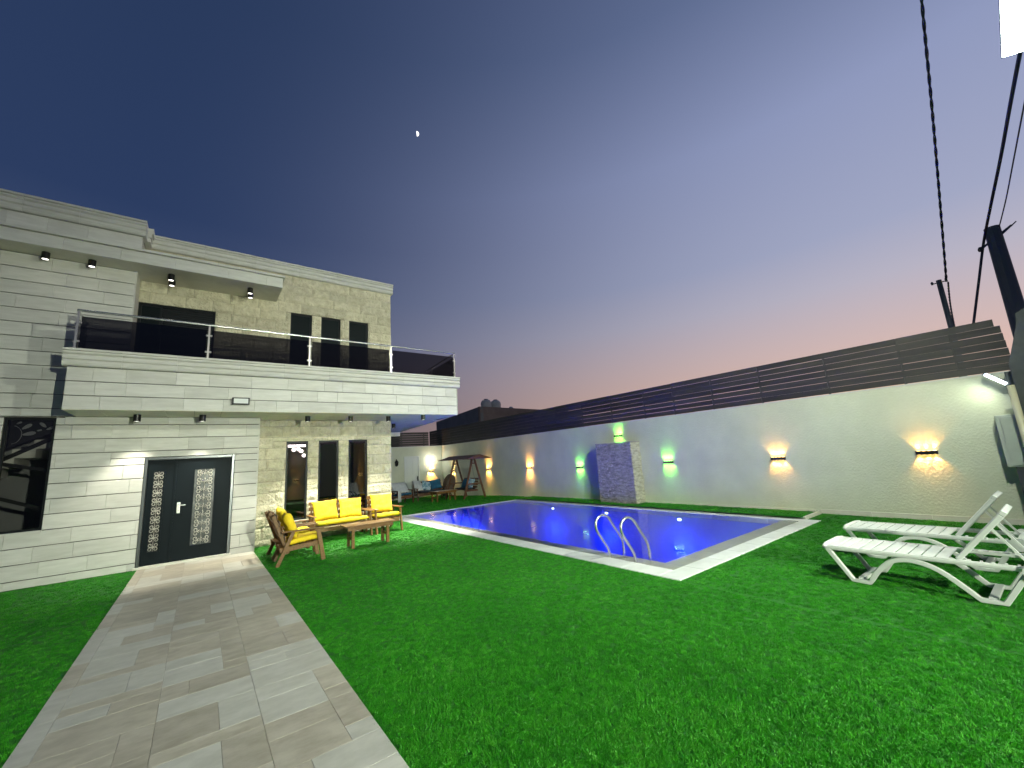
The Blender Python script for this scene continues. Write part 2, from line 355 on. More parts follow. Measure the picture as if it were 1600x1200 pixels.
# paved path: modular rectangular tiles
path = tag(MB().box(PX0, PX1, -4.9, YS - 0.02, -0.08, 0.006).build('paved_path', M_GROUT), kind='structure')
def path_tiles():
    cnt = 0
    xs = [PX0, PX0 + 0.11, PX1]
    y = -0.6
    def tile(x0, x1, y0, y1):
        nonlocal cnt
        if cnt >= 300: return
        g = 0.0009; z = 0.012 + random.uniform(0, 0.0006)
        a, b, c, d = x0 + g, x1 - g, y0 + g, y1 - g; e = 0.0012
        mb = MB().add([(a, c, 0.004), (b, c, 0.004), (b, d, 0.004), (a, d, 0.004), (a, c, z - e), (b, c, z - e), (b, d, z - e), (a, d, z - e), (a + e, c + e, z), (b - e, c + e, z), (b - e, d - e, z), (a + e, d - e, z)],
                      [(0, 1, 5, 4), (1, 2, 6, 5), (2, 3, 7, 6), (3, 0, 4, 7), (4, 5, 9, 8), (5, 6, 10, 9), (6, 7, 11, 10), (7, 4, 8, 11), (8, 9, 10, 11)])
        mb.build('tile', random.choice((M_TILE_A, M_TILE_A, M_TILE_B)), path, fix=False); cnt += 1
    # border column
    yy = -0.6
    while yy < YS - 0.05:
        y2 = min(yy + 0.6, YS - 0.02); tile(PX0, PX0 + 0.13, yy, y2); yy = y2
    # three columns of 0.6 m modules, each split in modular rectangles
    cols = [PX0 + 0.13, PX0 + 0.13 + 0.596, PX0 + 0.13 + 1.193, PX1]
    pats = [[(0, .7, 0, .6), (.7, 1, 0, .3), (.7, 1, .3, 1), (0, .7, .6, 1)],
            [(0, 1, 0, .5), (0, .3, .5, 1), (.3, 1, .5, 1)],
            [(0, 1, 0, .25), (0, .6, .25, 1), (.6, 1, .25, 1)],
            [(0, 1, 0, .65), (0, .5, .65, 1), (.5, 1, .65, 1)]]
    for ci in range(3):
        yy = -0.6; k = 0
        while yy < YS - 0.05:
            y2 = min(yy + 0.6 if yy > 1 else yy + 0.9, YS - 0.02)
            x0, x1 = cols[ci], cols[ci + 1]; p = pats[(k * 3 + ci * 2 + (k // 3)) % 4]
            if yy > 8.2 or yy < 1.6:
                p = [(0, 1, 0, .5), (0, 1, .5, 1)] if (k + ci) % 2 else [(0, .5, 0, 1), (.5, 1, 0, 1)]
            for u0, u1, v0, v1 in p: tile(x0 + (x1 - x0) * u0, x0 + (x1 - x0) * u1, yy + (y2 - yy) * v0, yy + (y2 - yy) * v1)
            yy = y2; k += 1
    return cnt
print('tiles', path_tiles())

# ================================================================== HOUSE
HO = (1.06, YS, 0)
house = thing('house', 'two storey pale limestone house with glass railed balcony and dark double door', 'house', HO)
def hb(mb, name, m, parent=None, **k): return mb.build(name, m, parent or house, HO, **k)
counts = {'stone': 0, 'rough_stone': 0}
def rect_sub(rs, o):
    res = []
    for x0, x1, z0, z1 in rs:
        ox0, ox1, oz0, oz1 = o
        if ox0 >= x1 or ox1 <= x0 or oz0 >= z1 or oz1 <= z0: res.append((x0, x1, z0, z1)); continue
        if z0 < oz0: res.append((x0, x1, z0, oz0))
        if oz1 < z1: res.append((x0, x1, oz1, z1))
        a, b = max(z0, oz0), min(z1, oz1)
        if x0 < ox0: res.append((x0, ox0, a, b))
        if ox1 < x1: res.append((ox1, x1, a, b))
    return [r for r in res if r[1] - r[0] > 0.015 and r[3] - r[2] > 0.015]
def slab(x0, x1, z0, z1, y, depth=0.035):
    """dressed slab: flat face, small chamfer, open 5 mm joint, facing -Y"""
    g = 0.0012; e = 0.003; a, b, c, d = x0 + g, x1 - g, z0 + 0.0072, z1 - 0.0072; yf = y + random.uniform(-0.0015, 0.0015); yb = y + depth
    return MB().add([(a, yb, c), (b, yb, c), (b, yb, d), (a, yb, d), (a, yf + e, c), (b, yf + e, c), (b, yf + e, d), (a, yf + e, d), (a + e, yf, c + e), (b - e, yf, c + e), (b - e, yf, d - e), (a + e, yf, d - e)],
                    [(0, 1, 5, 4), (1, 2, 6, 5), (2, 3, 7, 6), (3, 0, 4, 7), (4, 5, 9, 8), (5, 6, 10, 9), (6, 7, 11, 10), (7, 4, 8, 11), (8, 9, 10, 11)])
def rough(x0, x1, z0, z1, y, depth=0.06):
    """split-faced block: a lumpy front displaced in relief"""
    g = 0.003; x0 += g; x1 -= g; z0 += g; z1 -= g
    nx = max(2, min(16, int((x1 - x0) / 0.045))); nz_ = max(2, min(8, int((z1 - z0) / 0.045)))
    mb = MB(); sd = random.uniform(0, 50); bulge = random.uniform(0.012, 0.032)
    for j in range(nz_ + 1):
        for i in range(nx + 1):
            x = x0 + (x1 - x0) * i / nx; z = z0 + (z1 - z0) * j / nz_
            ex = min(1, min(i, nx - i) / 1.0); ez = min(1, min(j, nz_ - j) / 1.0); k = ex * ez
            p = Vector((x * 6 + sd, sd, z * 9)); h = noise.noise(p) * 0.024 + noise.noise(p * 2.7) * 0.016
            mb.v.append((x, y - k * (bulge + h), z))
    n1 = nx + 1
    for j in range(nz_):
        for i in range(nx): mb.f.append((j * n1 + i, j * n1 + i + 1, (j + 1) * n1 + i + 1, (j + 1) * n1 + i))
    o = len(mb.v); mb.v += [(x0, y + depth, z0), (x1, y + depth, z0), (x1, y + depth, z1), (x0, y + depth, z1)]
    c = [0, nx, nz_ * n1 + nx, nz_ * n1]
    for i in range(4): mb.f.append((o + i, o + (i + 1) % 4, c[(i + 1) % 4], c[i]))
    return mb
def courses(x0, x1, zs, y, openings, kind, parent=None, lmin=0.42, lmax=0.95, side=None):
    for k in range(len(zs) - 1):
        x = x0 - random.uniform(0, 0.5); cuts = [x0]
        while True:
            x += random.uniform(lmin, lmax)
            if x > x1 - 0.16: break
            if x > x0 + 0.16: cuts.append(x)
        cuts.append(x1)
        for a, b in zip(cuts[:-1], cuts[1:]):
            rs = [(a, b, zs[k], zs[k + 1])]
            for o in openings: rs = rect_sub(rs, o)
            for r in rs:
                if kind == 'stone': hb(slab(*r, y), 'stone', M_SLAB, parent, fix=False)
                else: hb(rough(*r, y), 'rough_stone', M_ROUGH, parent, fix=False)
                counts[kind] += 1
def zs(z0, z1, h, first=None):
    out_ = [z0]; z = z0 + (first or h)
    while z < z1 - 0.06: out_.append(z); z += h
    out_.append(z1); return out_

# openings
DOOR = (-0.92, 0.60, -0.1, 2.17)
LWIN = (-2.86, -2.22, 0.95, 2.98)
RW = [(1.70, 2.20, 0.50, 2.46), (2.46, 2.96, 0.50, 2.46), (3.22, 3.73, 0.50, 2.46)]
UW = [(1.70, 2.22, 3.9, 5.91), (2.46, 2.97, 3.9, 5.91), (3.21, 3.75, 3.9, 5.92)]
UD = (-1.32, 0.07, 3.9, 5.65)

# wall cores (mortar) as boards with openings, 4 cm behind the stone faces
def wall_core(x0, x1, z0, z1, y, t, openings, name='wall_core', m=M_MORTAR):
    rs = [(x0, x1, z0, z1)]
    for o in openings: rs = rect_sub(rs, o)
    mb = MB()
    for a, b, c, d in rs: mb.box(a, b, y, y + t, c, d)
    return hb(mb, name, m, fix=False)
wall_core(HX0, 1.055, 0, 3.0, YS + 0.03, 0.26, [DOOR, LWIN])
wall_core(1.0, 4.415, 0, 3.0, YR + 0.03, 0.26, RW)
wall_core(HX0, -1.36, 3.0, 7.2, YS + 0.03, 0.6, [])
wall_core(-1.36, 4.445, 3.85, 7.2, YR + 0.03, 0.3, UW + [UD])
hb(MB().box(4.15, 4.41, YR + 0.30, 20, 0, 3.0).box(4.15, 4.44, YR + 0.34, 20, 3.0, 7.2).box(HX0, 4.1, 19.8, 20, 0, 7.2).box(HX0, HX0 + .2, YS + .3, 19.7, 0, 7.2), 'side_wall', M_ROUGH)
hb(MB().box(HX0, 4.40, YR + 0.31, 19.9, 7.0, 7.1), 'roof', M_PLINTH)
hb(MB().box(1.03, 1.058, YS + 0.002, YR + 0.02, 0, 2.995), 'return_wall', M_SLAB)
hb(MB().box(-1.352, -1.325, YS + 0.002, YR + 0.02, 4.0, 6.13), 'return_wall', M_SLAB)

courses(-5.2, 1.058, zs(0, 2.997, 0.27, 0.14), YS, [DOOR, LWIN], 'stone', lmin=0.45, lmax=0.95)
courses(1.062, 4.42, zs(0, 2.997, 0.27, 0.14), YR, RW, 'rough_stone', lmin=0.35, lmax=0.75)
courses(-5.4, -1.35, [3.0, 3.15, 3.42, 3.69, 3.96, 4.23, 4.50, 4.77, 5.04, 5.31, 5.575, 5.84, 6.128], YS, [], 'stone')
courses(-1.35, 4.45, [4.0, 4.2, 4.5, 4.8, 5.1, 5.38, 5.65, 5.92, 6.19, 6.45, 6.70, 6.96], YR, UW + [UD], 'rough_stone', lmin=0.4, lmax=0.85)

# mouldings: profile (out, z) run along X in pieces
def moulding(prof, x0, x1, y, name, lmin=0.75, lmax=1.1, back=0.1, m=M_SLAB):
    x = x0
    while x < x1 - 0.02:
        x2 = x + random.uniform(lmin, lmax)
        if x2 > x1 - 0.3: x2 = x1
        g = 0.002
        poly = [(-back, prof[0][1])] + list(prof) + [(-back, prof[-1][1])]
        hb(MB().prism(poly, x + g, x2 - g, lambda u, v, t: (t, y - u, v)), name, m)
        counts['stone'] += 1; x = x2
CORN = [(0, 0), (0.05, 0.0), (0.075, 0.02), (0.09, 0.055), (0.09, 0.085), (0.06, 0.098), (0.06, 0.105), (0.095, 0.125), (0.10, 0.155), (0.095, 0.18), (0.07, 0.192), (0.07, 0.20), (0.11, 0.225), (0.11, 0.25), (0.085, 0.256), (0.085, 0.262), (0.125, 0.268), (0.125, 0.305)]
# balcony front
BY = 10.15
BZ = [3.0, 3.25, 3.505, 3.765]
x0b, x1b = -1.97, 5.76
courses(x0b, x1b, BZ, BY, [], 'stone', lmin=0.35, lmax=0.85)
moulding([(o - 0.0, 3.768 + z) for o, z in CORN], x0b - 0.06, x1b + 0.08, BY, 'cornice_stone')
# balcony body (plan widens toward the back on the garden side)
plan = [(x0b + 0.005, BY + 0.03), (x1b - 0.005, BY + 0.03), (6.38, 16.0), (4.46, 16.0), (4.46, YR + 0.35), (4.40, YR + 0.02), (1.07, YR + 0.02), (1.05, YS + 0.02), (x0b + 0.005, YS + 0.02)]
hb(MB().prism([(x, y) for x, y in plan], 3.012, 3.86, lambda u, v, t: (u, v, t)), 'balcony_slab', M_MORTAR)
hb(MB().prism([(x1b + 0.002, BY + 0.035), (x1b + 0.03, BY + 0.0), (6.45, 16.05), (6.39, 16.0)], 3.0, 4.06, lambda u, v, t: (u, v, t)), 'balcony_side', M_SLAB)
hb(MB().box(4.46, 6.40, 16.02, 16.25, 2.84, 3.7), 'edge_beam', M_SOFFIT)
# soffit tiles, 12 mm thick, running front to back
def soffit():
    x = x0b
    while x < x1b - 0.05:
        x2 = min(x + 0.45, x1b)
        ymax = YS - 0.002 if x2 <= 1.07 else YR - 0.03
        ys = [BY + 0.002]
        while ys[-1] < ymax - 0.3: ys.append(ys[-1] + 0.62)
        ys[-1] = ymax
        if len(ys) < 2: ys = [BY + 0.002, ymax]
        for a, b in zip(ys[:-1], ys[1:]):
            hb(MB().box(x + 0.003, x2 - 0.003, a + 0.003, b - 0.003, 2.999, 3.011), 'soffit_tile', M_SOFFIT, fix=False)
        x = x2
    y = YR - 0.03
    while y < 15.9:
        y2 = min(y + 0.62, 16.0); xr = x1b + (y - BY) / (16 - BY) * 0.62; x = 4.46
        while x < xr - 0.05:
            x2 = min(x + 0.45, xr); hb(MB().box(x + 0.003, x2 - 0.003, y + 0.003, y2 - 0.003, 2.999, 3.011), 'soffit_tile', M_SOFFIT, fix=False); x = x2
        y = y2
soffit()
# upper overhanging slab
OY = 10.70
hb(MB().box(HX0, 1.345, OY + 0.03, YS + 0.02, 6.135, 6.40).box(-1.36, 1.345, YS + 0.02, YR - 0.03, 6.135, 6.40), 'roof_slab', M_SOFFIT)
x = -5.2
while x < 1.35:
    x2 = x + random.uniform(0.7, 1.0)
    if x2 > 1.1: x2 = 1.35
    hb(slab(x, x2, 6.13, 6.385, OY), 'stone', M_SLAB, fix=False); x = x2
moulding([(0, 6.388), (0.045, 6.392), (0.05, 6.41), (0.05, 6.435)], -5.2, 1.39, OY, 'ledge_stone', back=1.05)
# parapet of the smooth block
courses(-5.2, -1.30, [6.45, 6.62, 6.93], YS - 0.05, [], 'stone', lmin=0.5, lmax=0.95)
moulding([(o, 6.935 + z * 1.08) for o, z in CORN], -5.2, -1.24, YS - 0.05, 'cornice_stone', back=0.3)
hb(MB().box(-1.42, -1.302, YS - 0.02, YR, 6.44, 6.93), 'parapet_return', M_SLAB)
for o0, o1, za, zb in ((0, 0.05, 6.94, 7.03), (0, 0.02, 7.03, 7.05), (0, 0.06, 7.05, 7.14), (0, 0.09, 7.14, 7.27)):
    hb(MB().box(-1.30, -1.24 + o1, YS - 0.045 + 0.2, YR - 0.0, za, zb - 0.004), 'cornice_stone', M_SLAB)
moulding([(o, 6.96 + z) for o, z in CORN], -1.235, 4.50, YR, 'cornice_stone', back=0.3)

# main door
door = hb(MB().box(-0.915, -0.865, YS - 0.012, YS + 0.10, 0.03, 2.165).box(0.545, 0.595, YS - 0.012, YS + 0.10, 0.03, 2.165).box(-0.865, 0.545, YS - 0.012, YS + 0.10, 2.115, 2.165), 'double_door', M_FRAME, bevel=0.004)
hb(MB().box(-0.95, 0.62, YS - 0.06, YS + 0.14, 0.008, 0.05), 'threshold', M_PLINTH)
def leaf(x0, x1, gx0, gx1, gz0, gz1, backing):
    mb = MB(); y0, y1 = YS + 0.035, YS + 0.08
    mb.box(x0, gx0, y0, y1, 0.055, 2.11).box(gx1, x1, y0, y1, 0.055, 2.11).box(gx0, gx1, y0, y1, 0.055, gz0).box(gx0, gx1, y0, y1, gz1, 2.11)
    hb(mb, 'door_leaf', M_DOOR, door, fix=False)
    f = 0.022
    hb(MB().box(gx0 - f, gx0 + .004, y0 - 0.012, y0 + 0.01, gz0 - f, gz1 + f).box(gx1 - .004, gx1 + f, y0 - 0.012, y0 + 0.01, gz0 - f, gz1 + f).box(gx0 + .004, gx1 - .004, y0 - 0.012, y0 + 0.01, gz1 - .004, gz1 + f).box(gx0 + .004, gx1 - .004, y0 - 0.018, y0 + 0.01, gz0 - f - .01, gz0 + .004), 'glazing_bead', M_DOOR, door)
    hb(MB().box(gx0, gx1, y0 + 0.02, y0 + 0.03, gz0, gz1), 'door_glass', backing, door)
    # scroll work: stacked pairs of C scrolls
    mb = MB(); w = (gx1 - gx0); cx = (gx0 + gx1) / 2; n = round((gz1 - gz0) / (0.17 if w < 0.2 else 0.165)); hh = (gz1 - gz0) / n; yy = y0 + 0.006; R = w * 0.235
    for i in range(n):
        zc = gz0 + hh * (i + 0.5)
        for sx in (-1, 1):
            for sz in (-1, 1):
                pts = []
                c = Vector((cx + sx * (w / 2 - R - 0.004), yy, zc + sz * hh * 0.235))
                r0 = min(R, hh * 0.25)
                for k in range(17):
                    t = k / 16; a = PI * 0.1 + t * 2.3 * PI; r = r0 * (1.12 - t * 0.85)
                    pts.append(c + Vector((sx * math.cos(a) * -r, 0, -sz * math.sin(a) * r * 1.0)))
                mb.tube(pts, 0.0105 if w > 0.2 else 0.0065, 5)
        mb.tube([(cx, yy, zc - hh * .5), (cx, yy, zc + hh * .5)], 0.004, 5)
        for k in range(6):
            a = k * PI / 3 + .3; mb.tube([(cx, yy - .002, zc), (cx + math.cos(a) * w * .16, yy - .002, zc + math.sin(a) * w * .16)], 0.0045, 4)
    hb(mb, 'scroll_grille', M_SCROLL, door, smooth=True)
leaf(-0.862, -0.42, -0.765, -0.60, 0.30, 1.88, M_BACKING)
leaf(-0.415, 0.543, -0.10, 0.26, 0.32, 1.88, M_FROST)
hb(MB().box(-0.44, -0.40, YS + 0.022, YS + 0.04, 0.055, 2.11), 'astragal', M_DOOR, door, bevel=0.004)
hb(MB().box(-0.355, -0.30, YS + 0.022, YS + 0.036, 1.0, 1.22).tube([(-0.33, YS + 0.03, 1.17), (-0.33, YS - 0.025, 1.17), (-0.33, YS - 0.03, 1.165), (-0.215, YS - 0.03, 1.16)], 0.010, 8).lathe([(0.018, 0), (0.018, 0.012)], (-0.328, YS + 0.015, 1.05)), 'door_handle', M_STEEL, door, smooth=False)

# side window with stair behind
def window(x0, x1, z0, z1, y, f=0.045, gm=None, deep=0.06, mullions=(), name='window', sill=True):
    w = MB().box(x0, x0 + f, y, y + deep, z0, z1).box(x1 - f, x1, y, y + deep, z0, z1).box(x0 + f, x1 - f, y, y + deep, z1 - f, z1).box(x0 + f, x1 - f, y, y + deep, z0, z0 + f)
    for a in mullions: w.box(a - f / 2, a + f / 2, y + .004, y + deep - .004, z0 + f, z1 - f)
    w = hb(w, name, M_ALU, fix=False)
    if gm: hb(MB().box(x0 + f, x1 - f, y + 0.025, y + 0.031, z0 + f, z1 - f), 'pane', gm, w, fix=False)
    if sill: hb(MB().box(x0 - 0.0, x1 + 0.0, y - 0.07, y + 0.0, z0 - 0.035, z0 - 0.002), 'sill', M_SLAB, w)
    return w
lw = window(-2.855, -2.225, 0.955, 2.975, YS + 0.05, 0.035, G_CLEAR)
stair = MB()
hb(MB().box(-4.2, -1.2, 13.4, 13.5, 0.2, 5.8), 'stairwell_wall', M_STAIR)
for i in range(5):
    hb(MB().box(-3.35 + i * 0.26, -3.35 + i * 0.26 + 0.30, 11.72, 12.6, 1.93 + i * 0.17, 2.10 + i * 0.17), 'stair_step', M_PLINTH)
hb(MB().add([(-3.4, 11.70, 1.98), (-3.4, 11.70, 1.90), (-2.0, 11.70, 2.80), (-2.0, 11.70, 2.9)], [(0, 1, 2, 3)]), 'stair_rail', M_BLACK)
hb(MB().bar((-3.3, 11.6, 2.28), (-1.9, 11.6, 1.9), 0.05, 0.06).bar((-3.3, 11.6, 1.75), (-1.9, 11.6, 1.12), 0.05, 0.06), 'stair_rail', M_BLACK)
# ornamental leaf panel at the head of the window
mb = MB().add([(-2.82, 11.42, 2.95), (-2.25, 11.42, 2.95), (-2.25, 11.42, 2.73), (-2.82, 11.42, 2.44)], [(0, 1, 2, 3)])
hb(mb, 'ornamental_panel', M_BLACK)
lm = MB()
for cx_, cz_, a_, l_ in ((-2.62, 2.83, 0.7, 0.15), (-2.42, 2.86, 2.3, 0.13), (-2.32, 2.80, 0.5, 0.12), (-2.58, 2.70, 0.25, 0.17), (-2.72, 2.90, 0.6, 0.08), (-2.46, 2.76, 0.3, 0.07)):
    pts = []
    for k in range(12):
        t = k / 12 * 2 * PI; u = math.cos(t) * l_ / 2; v = math.sin(t) * l_ * 0.2 * (1 + 0.3 * math.cos(t)); pts.append((cx_ + u * math.cos(a_) - v * math.sin(a_), cz_ + u * math.sin(a_) + v * math.cos(a_)))
    lm.prism(pts, 11.405, 11.415, lambda u, v, t: (u, t, v))
lm.tube([(-2.8 + 0.13 * math.cos(t), 11.41, 2.68 + 0.17 * math.sin(t)) for t in [k * 0.25 - 1.4 for k in range(12)]], 0.006, 5)
hb(lm, 'leaf_ornament', M_STAIR)

# ground floor windows of the rough wall
for r in RW: window(*r, YR + 0.03, 0.04, G_WIN)
# interior living room
hb(MB().box(1.2, 4.1, 15.2, 15.3, 0, 2.95), 'interior_wall', M_INT)
hb(MB().box(1.0, 1.08, YR + .3, 15.3, 0, 2.95), 'interior_wall', M_INT)
hb(MB().box(1.1, 4.1, YR + .3, 15.2, 2.9, 2.98), 'interior_ceiling', M_INT)
hb(MB().box(1.1, 4.1, YR + .3, 15.2, 0.30, 0.40), 'interior_floor', M_INTF)
ch = thing('chandelier', 'lit ceiling chandelier seen through the leftmost tall window', 'chandelier', (2.15, 13.0, 2.46))
MB().box(-0.34, 0.34, -0.05, 0.05, -0.08, -0.02).build('light_bar', E_WARMW, ch, bevel=0.01)
MB().tube([(0, 0, 0.44), (0, 0, -0.3)], 0.008, 6).tube([(-0.3, 0, -0.08), (0, 0.05, -0.25), (0.2, 0, -0.3)], 0.006, 6).build('stem', M_BLACK, ch)
for x_, y_, z_ in ((-0.08, 0, -0.16), (0.12, 0.05, -0.20), (0.17, -0.08, -0.33), (0.05, 0.1, -0.14)):
    MB().lathe([(0.01, -0.05), (0.045, -0.03), (0.055, 0), (0.045, 0.03), (0.012, 0.05)], (x_, y_, z_), 12).build('glass_shade', E_WARMW, ch, smooth=True)
light('POINT', ch, (0, 0, -0.45), 12, (1, 0.9, 0.75), shadow_soft_size=0.15)
cur = thing('curtain', 'dark hanging curtain behind the rightmost tall ground floor window', 'curtain', (3.65, 12.5, 0.4))
mb = MB(); o = 0
for k in range(40):
    x_ = -0.42 + k * 0.022; y_ = 0.03 * math.sin(k * 1.1); mb.v += [(x_, y_, 0), (x_, y_, 2.4)]
for k in range(39): mb.f.append((2 * k, 2 * k + 2, 2 * k + 3, 2 * k + 1))
mb.build('curtain_cloth', M_NAVY, cur, smooth=True)
st = thing('sofa', 'dim sofa inside the living room behind the middle tall window', 'sofa', (2.6, 13.6, 0.4))
MB().box(-0.8, 0.8, -0.4, 0.4, 0.1, 0.42).build('seat', M_INT, st, bevel=0.05, seg=2); MB().box(-0.8, 0.8, 0.25, 0.45, 0.43, 0.85).build('backrest', M_INT, st, bevel=0.05, seg=2)

# upper floor dark openings
for r in UW:
    w = window(*r, YR + 0.06, 0.035, None, 0.05, sill=False)
    hb(MB().box(r[0] + .035, r[1] - .035, YR + 0.075, YR + 0.095, r[2] + .035, r[3] - .035), 'shutter_panel', M_SHUT, w)
w = window(*UD, YR + 0.06, 0.05, None, 0.06, mullions=(-0.93,), name='balcony_door', sill=False)
hb(MB().box(UD[0] + .05, -0.955, YR + 0.085, YR + 0.1, 3.95, UD[3] - .05), 'pane', M_SHUT, w)
z = 3.96
while z < 5.57:
    hb(MB().box(-0.90, UD[1] - 0.05, YR + 0.08, YR + 0.10, z, z + 0.045, Matrix.Identity(4)), 'shutter_slat', M_ALU, w, fix=False); z += 0.052
hb(MB().box(-0.90, UD[1] - 0.05, YR + 0.102, YR + 0.11, 3.95, 5.6), 'shutter_back', M_BACKING, w)

# balcony railing
rail = hb(MB().tube([(-1.95, 11.15, 4.83), (-1.95, 10.24, 4.83), (5.80, 10.24, 4.83), (6.36, 15.9, 4.83)], 0.024, 10), 'balcony_railing', M_STEEL)
for px_ in (-1.93, -0.02, 1.90, 3.87, 5.78):
    hb(MB().box(px_ - 0.016, px_ + 0.016, 10.225, 10.257, 4.074, 4.81).box(px_ - 0.05, px_ + 0.05, 10.19, 10.29, 4.074, 4.082), 'rail_post', M_STEELP, rail)
def gpane(a, b):
    a = Vector(a); b = Vector(b)
    mb = MB(); d = (b - a).normalized(); n_ = Vector((-d.y, d.x, 0)) * 0.004
    vs = [a - n_, b - n_, b + n_, a + n_]
    mb.prism([(v.x, v.y) for v in vs], 4.105, 4.72, lambda u, v, t: (u, v, t)); hb(mb, 'glass_panel', G_SMOKE, rail)
    for p in (a - d * 0.02, b + d * 0.02):
        for z_ in (4.25, 4.60): hb(MB().box(p.x - 0.028, p.x + 0.028, p.y - 0.014, p.y + 0.014, z_ - 0.018, z_ + 0.018), 'clamp', M_STEELP, rail, bevel=0.004)
    c = (a + b) / 2; hb(MB().box(c.x - 0.03, c.x + 0.03, c.y - 0.014, c.y + 0.014, 4.074, 4.11), 'clamp', M_STEELP, rail, bevel=0.004)
pp = [-1.93, -0.02, 1.90, 3.87, 5.78]
for a, b in zip(pp[:-1], pp[1:]): gpane((a + 0.045, 10.24, 0), (b - 0.045, 10.24, 0))
gpane((-1.95, 10.32, 0), (-1.95, 11.1, 0))
for i in range(3):
    t0, t1 = i / 3, (i + 1) / 3; a = Vector((5.80, 10.24, 0)).lerp(Vector((6.36, 15.9, 0)), t0); b = Vector((5.80, 10.24, 0)).lerp(Vector((6.36, 15.9, 0)), t1)
    gpane(a + Vector((0.005, 0.06, 0)), b - Vector((0.005, 0.06, 0)))
    hb(MB().box(b.x - 0.016, b.x + 0.016, b.y - 0.016, b.y + 0.016, 4.074, 4.81), 'rail_post', M_STEELP, rail)
print('stones', counts)

# flood lamp on balcony front (unlit face)
fl = thing('floodlight', 'small switched off rectangular floodlight fixed to the balcony front', 'floodlight', (0.59, BY, 3.215))
MB().box(-0.155, 0.155, -0.085, -0.045, -0.075, 0.075).build('housing', M_BLACK, fl, bevel=0.008)
MB().box(-0.125, 0.125, -0.092, -0.086, -0.05, 0.05).build('lens', M_WHITE, fl)
MB().box(-0.10, -0.08, -0.05, 0.0, 0.06, 0.08).box(0.08, 0.10, -0.05, 0.0, 0.06, 0.08).box(-0.1, 0.1, -0.012, -0.002, 0.055, 0.085).build('bracket', M_BLACK, fl)

# ceiling downlights
def downlight(x, y, z, label, power, up=False):
    t = thing('ceiling_downlight', label, 'downlight', (x, y, z), 0, 'black cylinder downlights under the house soffits')
    MB().lathe([(0.058, 0.0), (0.058, -0.135), (0.050, -0.137), (0.050, -0.120)], (0, 0, 0), 20).build('housing', M_BLACK, t, smooth=False)
    MB().lathe([(0.0465, -0.1215), (0.0465, -0.131)], (0, 0, 0), 16).build('lens', E_DL, t)
    light('SPOT', t, (0, 0, -0.145), power, (1.0, 0.97, 0.80), (0, 0, -1), spot_size=math.radians(80), spot_blend=0.6, shadow_soft_size=0.03)
Z0, ZU = 2.999, 6.134
for x, y, lb, p in ((-1.06, 10.80, 'black downlight under the balcony above the left side of the door', 0.6), (-0.03, 10.75, 'black downlight under the balcony above the glazed right door leaf', 0.8),
                 (2.0, 10.80, 'black downlight under the balcony above the leftmost tall window', 1.7), (2.99, 10.75, 'black downlight under the balcony above the middle tall window', 1.8),
                 (3.95, 10.68, 'black downlight under the balcony at the right corner of the facade', 1.8), (4.78, 10.30, 'rightmost black downlight near the open balcony corner', 2.6),
                 (4.84, 12.63, 'black downlight deeper under the balcony behind the house corner', 0.8)):
    downlight(x, y, Z0, lb, P_DOWN * p)
for x, y, lb in ((-2.61, 11.0, 'leftmost black downlight under the upper roof slab'), (-1.98, 11.0, 'second black downlight from the left under the upper roof slab'),
                 (-0.76, 11.05, 'front one of the downlight pair left above the balcony door'), (-0.76, 11.37, 'rear one of the downlight pair left above the balcony door'),
                 (0.71, 11.07, 'front one of the right downlight pair under the upper roof slab'), (0.74, 11.37, 'rear one of the right downlight pair under the upper roof slab')):
    downlight(x, y, ZU, lb, P_DOWN_UP)

# ================================================================== GARDEN WALL
GX = 11.3
gw = thing('garden_wall', 'long grey plastered garden wall running beside the pool', 'wall', (GX, 10, 0))
GO = (GX, 10, 0)
MB().box(GX, GX + 0.2, -5.0, 24.0, -0.3, 2.62).build('wall_body', M_PLASTER, gw, GO)
MB().box(GX - 0.012, GX + 0.21, -5.0, 24.0, 2.622, 2.65).build('wall_cap', M_PLASTER2, gw, GO)
y = 3.6
while y < 21.8:
    y2 = min(y + 0.9, 21.8); zb = lawn_z(0, (y + y2) / 2) + (0.04 if y < 13.5 else -0.01)
    MB().box(GX - 0.022, GX - 0.001, y + 0.002, y2 - 0.002, zb - 0.05, zb + 0.05).build('skirting_tile', M_PLINTH, gw, GO); y = y2
y = -1.0
while y < 3.5:
    y2 = min(y + 0.9, 3.5); MB().box(GX - 0.022, GX - 0.001, y + 0.002, y2 - 0.002, -0.02, 0.10).build('skirting_tile', M_PLINTH, gw, GO); y = y2
kerb = thing('lawn_edging', 'thin white stone edging closing the grass strip beside the pool corner', 'edging', (10.8, 3.52, 0))
MB().box(POX1 - 0.02 - 10.8, GX - 0.03 - 10.8, -0.025, 0.025, -0.02, 0.065).build('edging_strip', M_PLINTH, kerb, bevel=0.005)

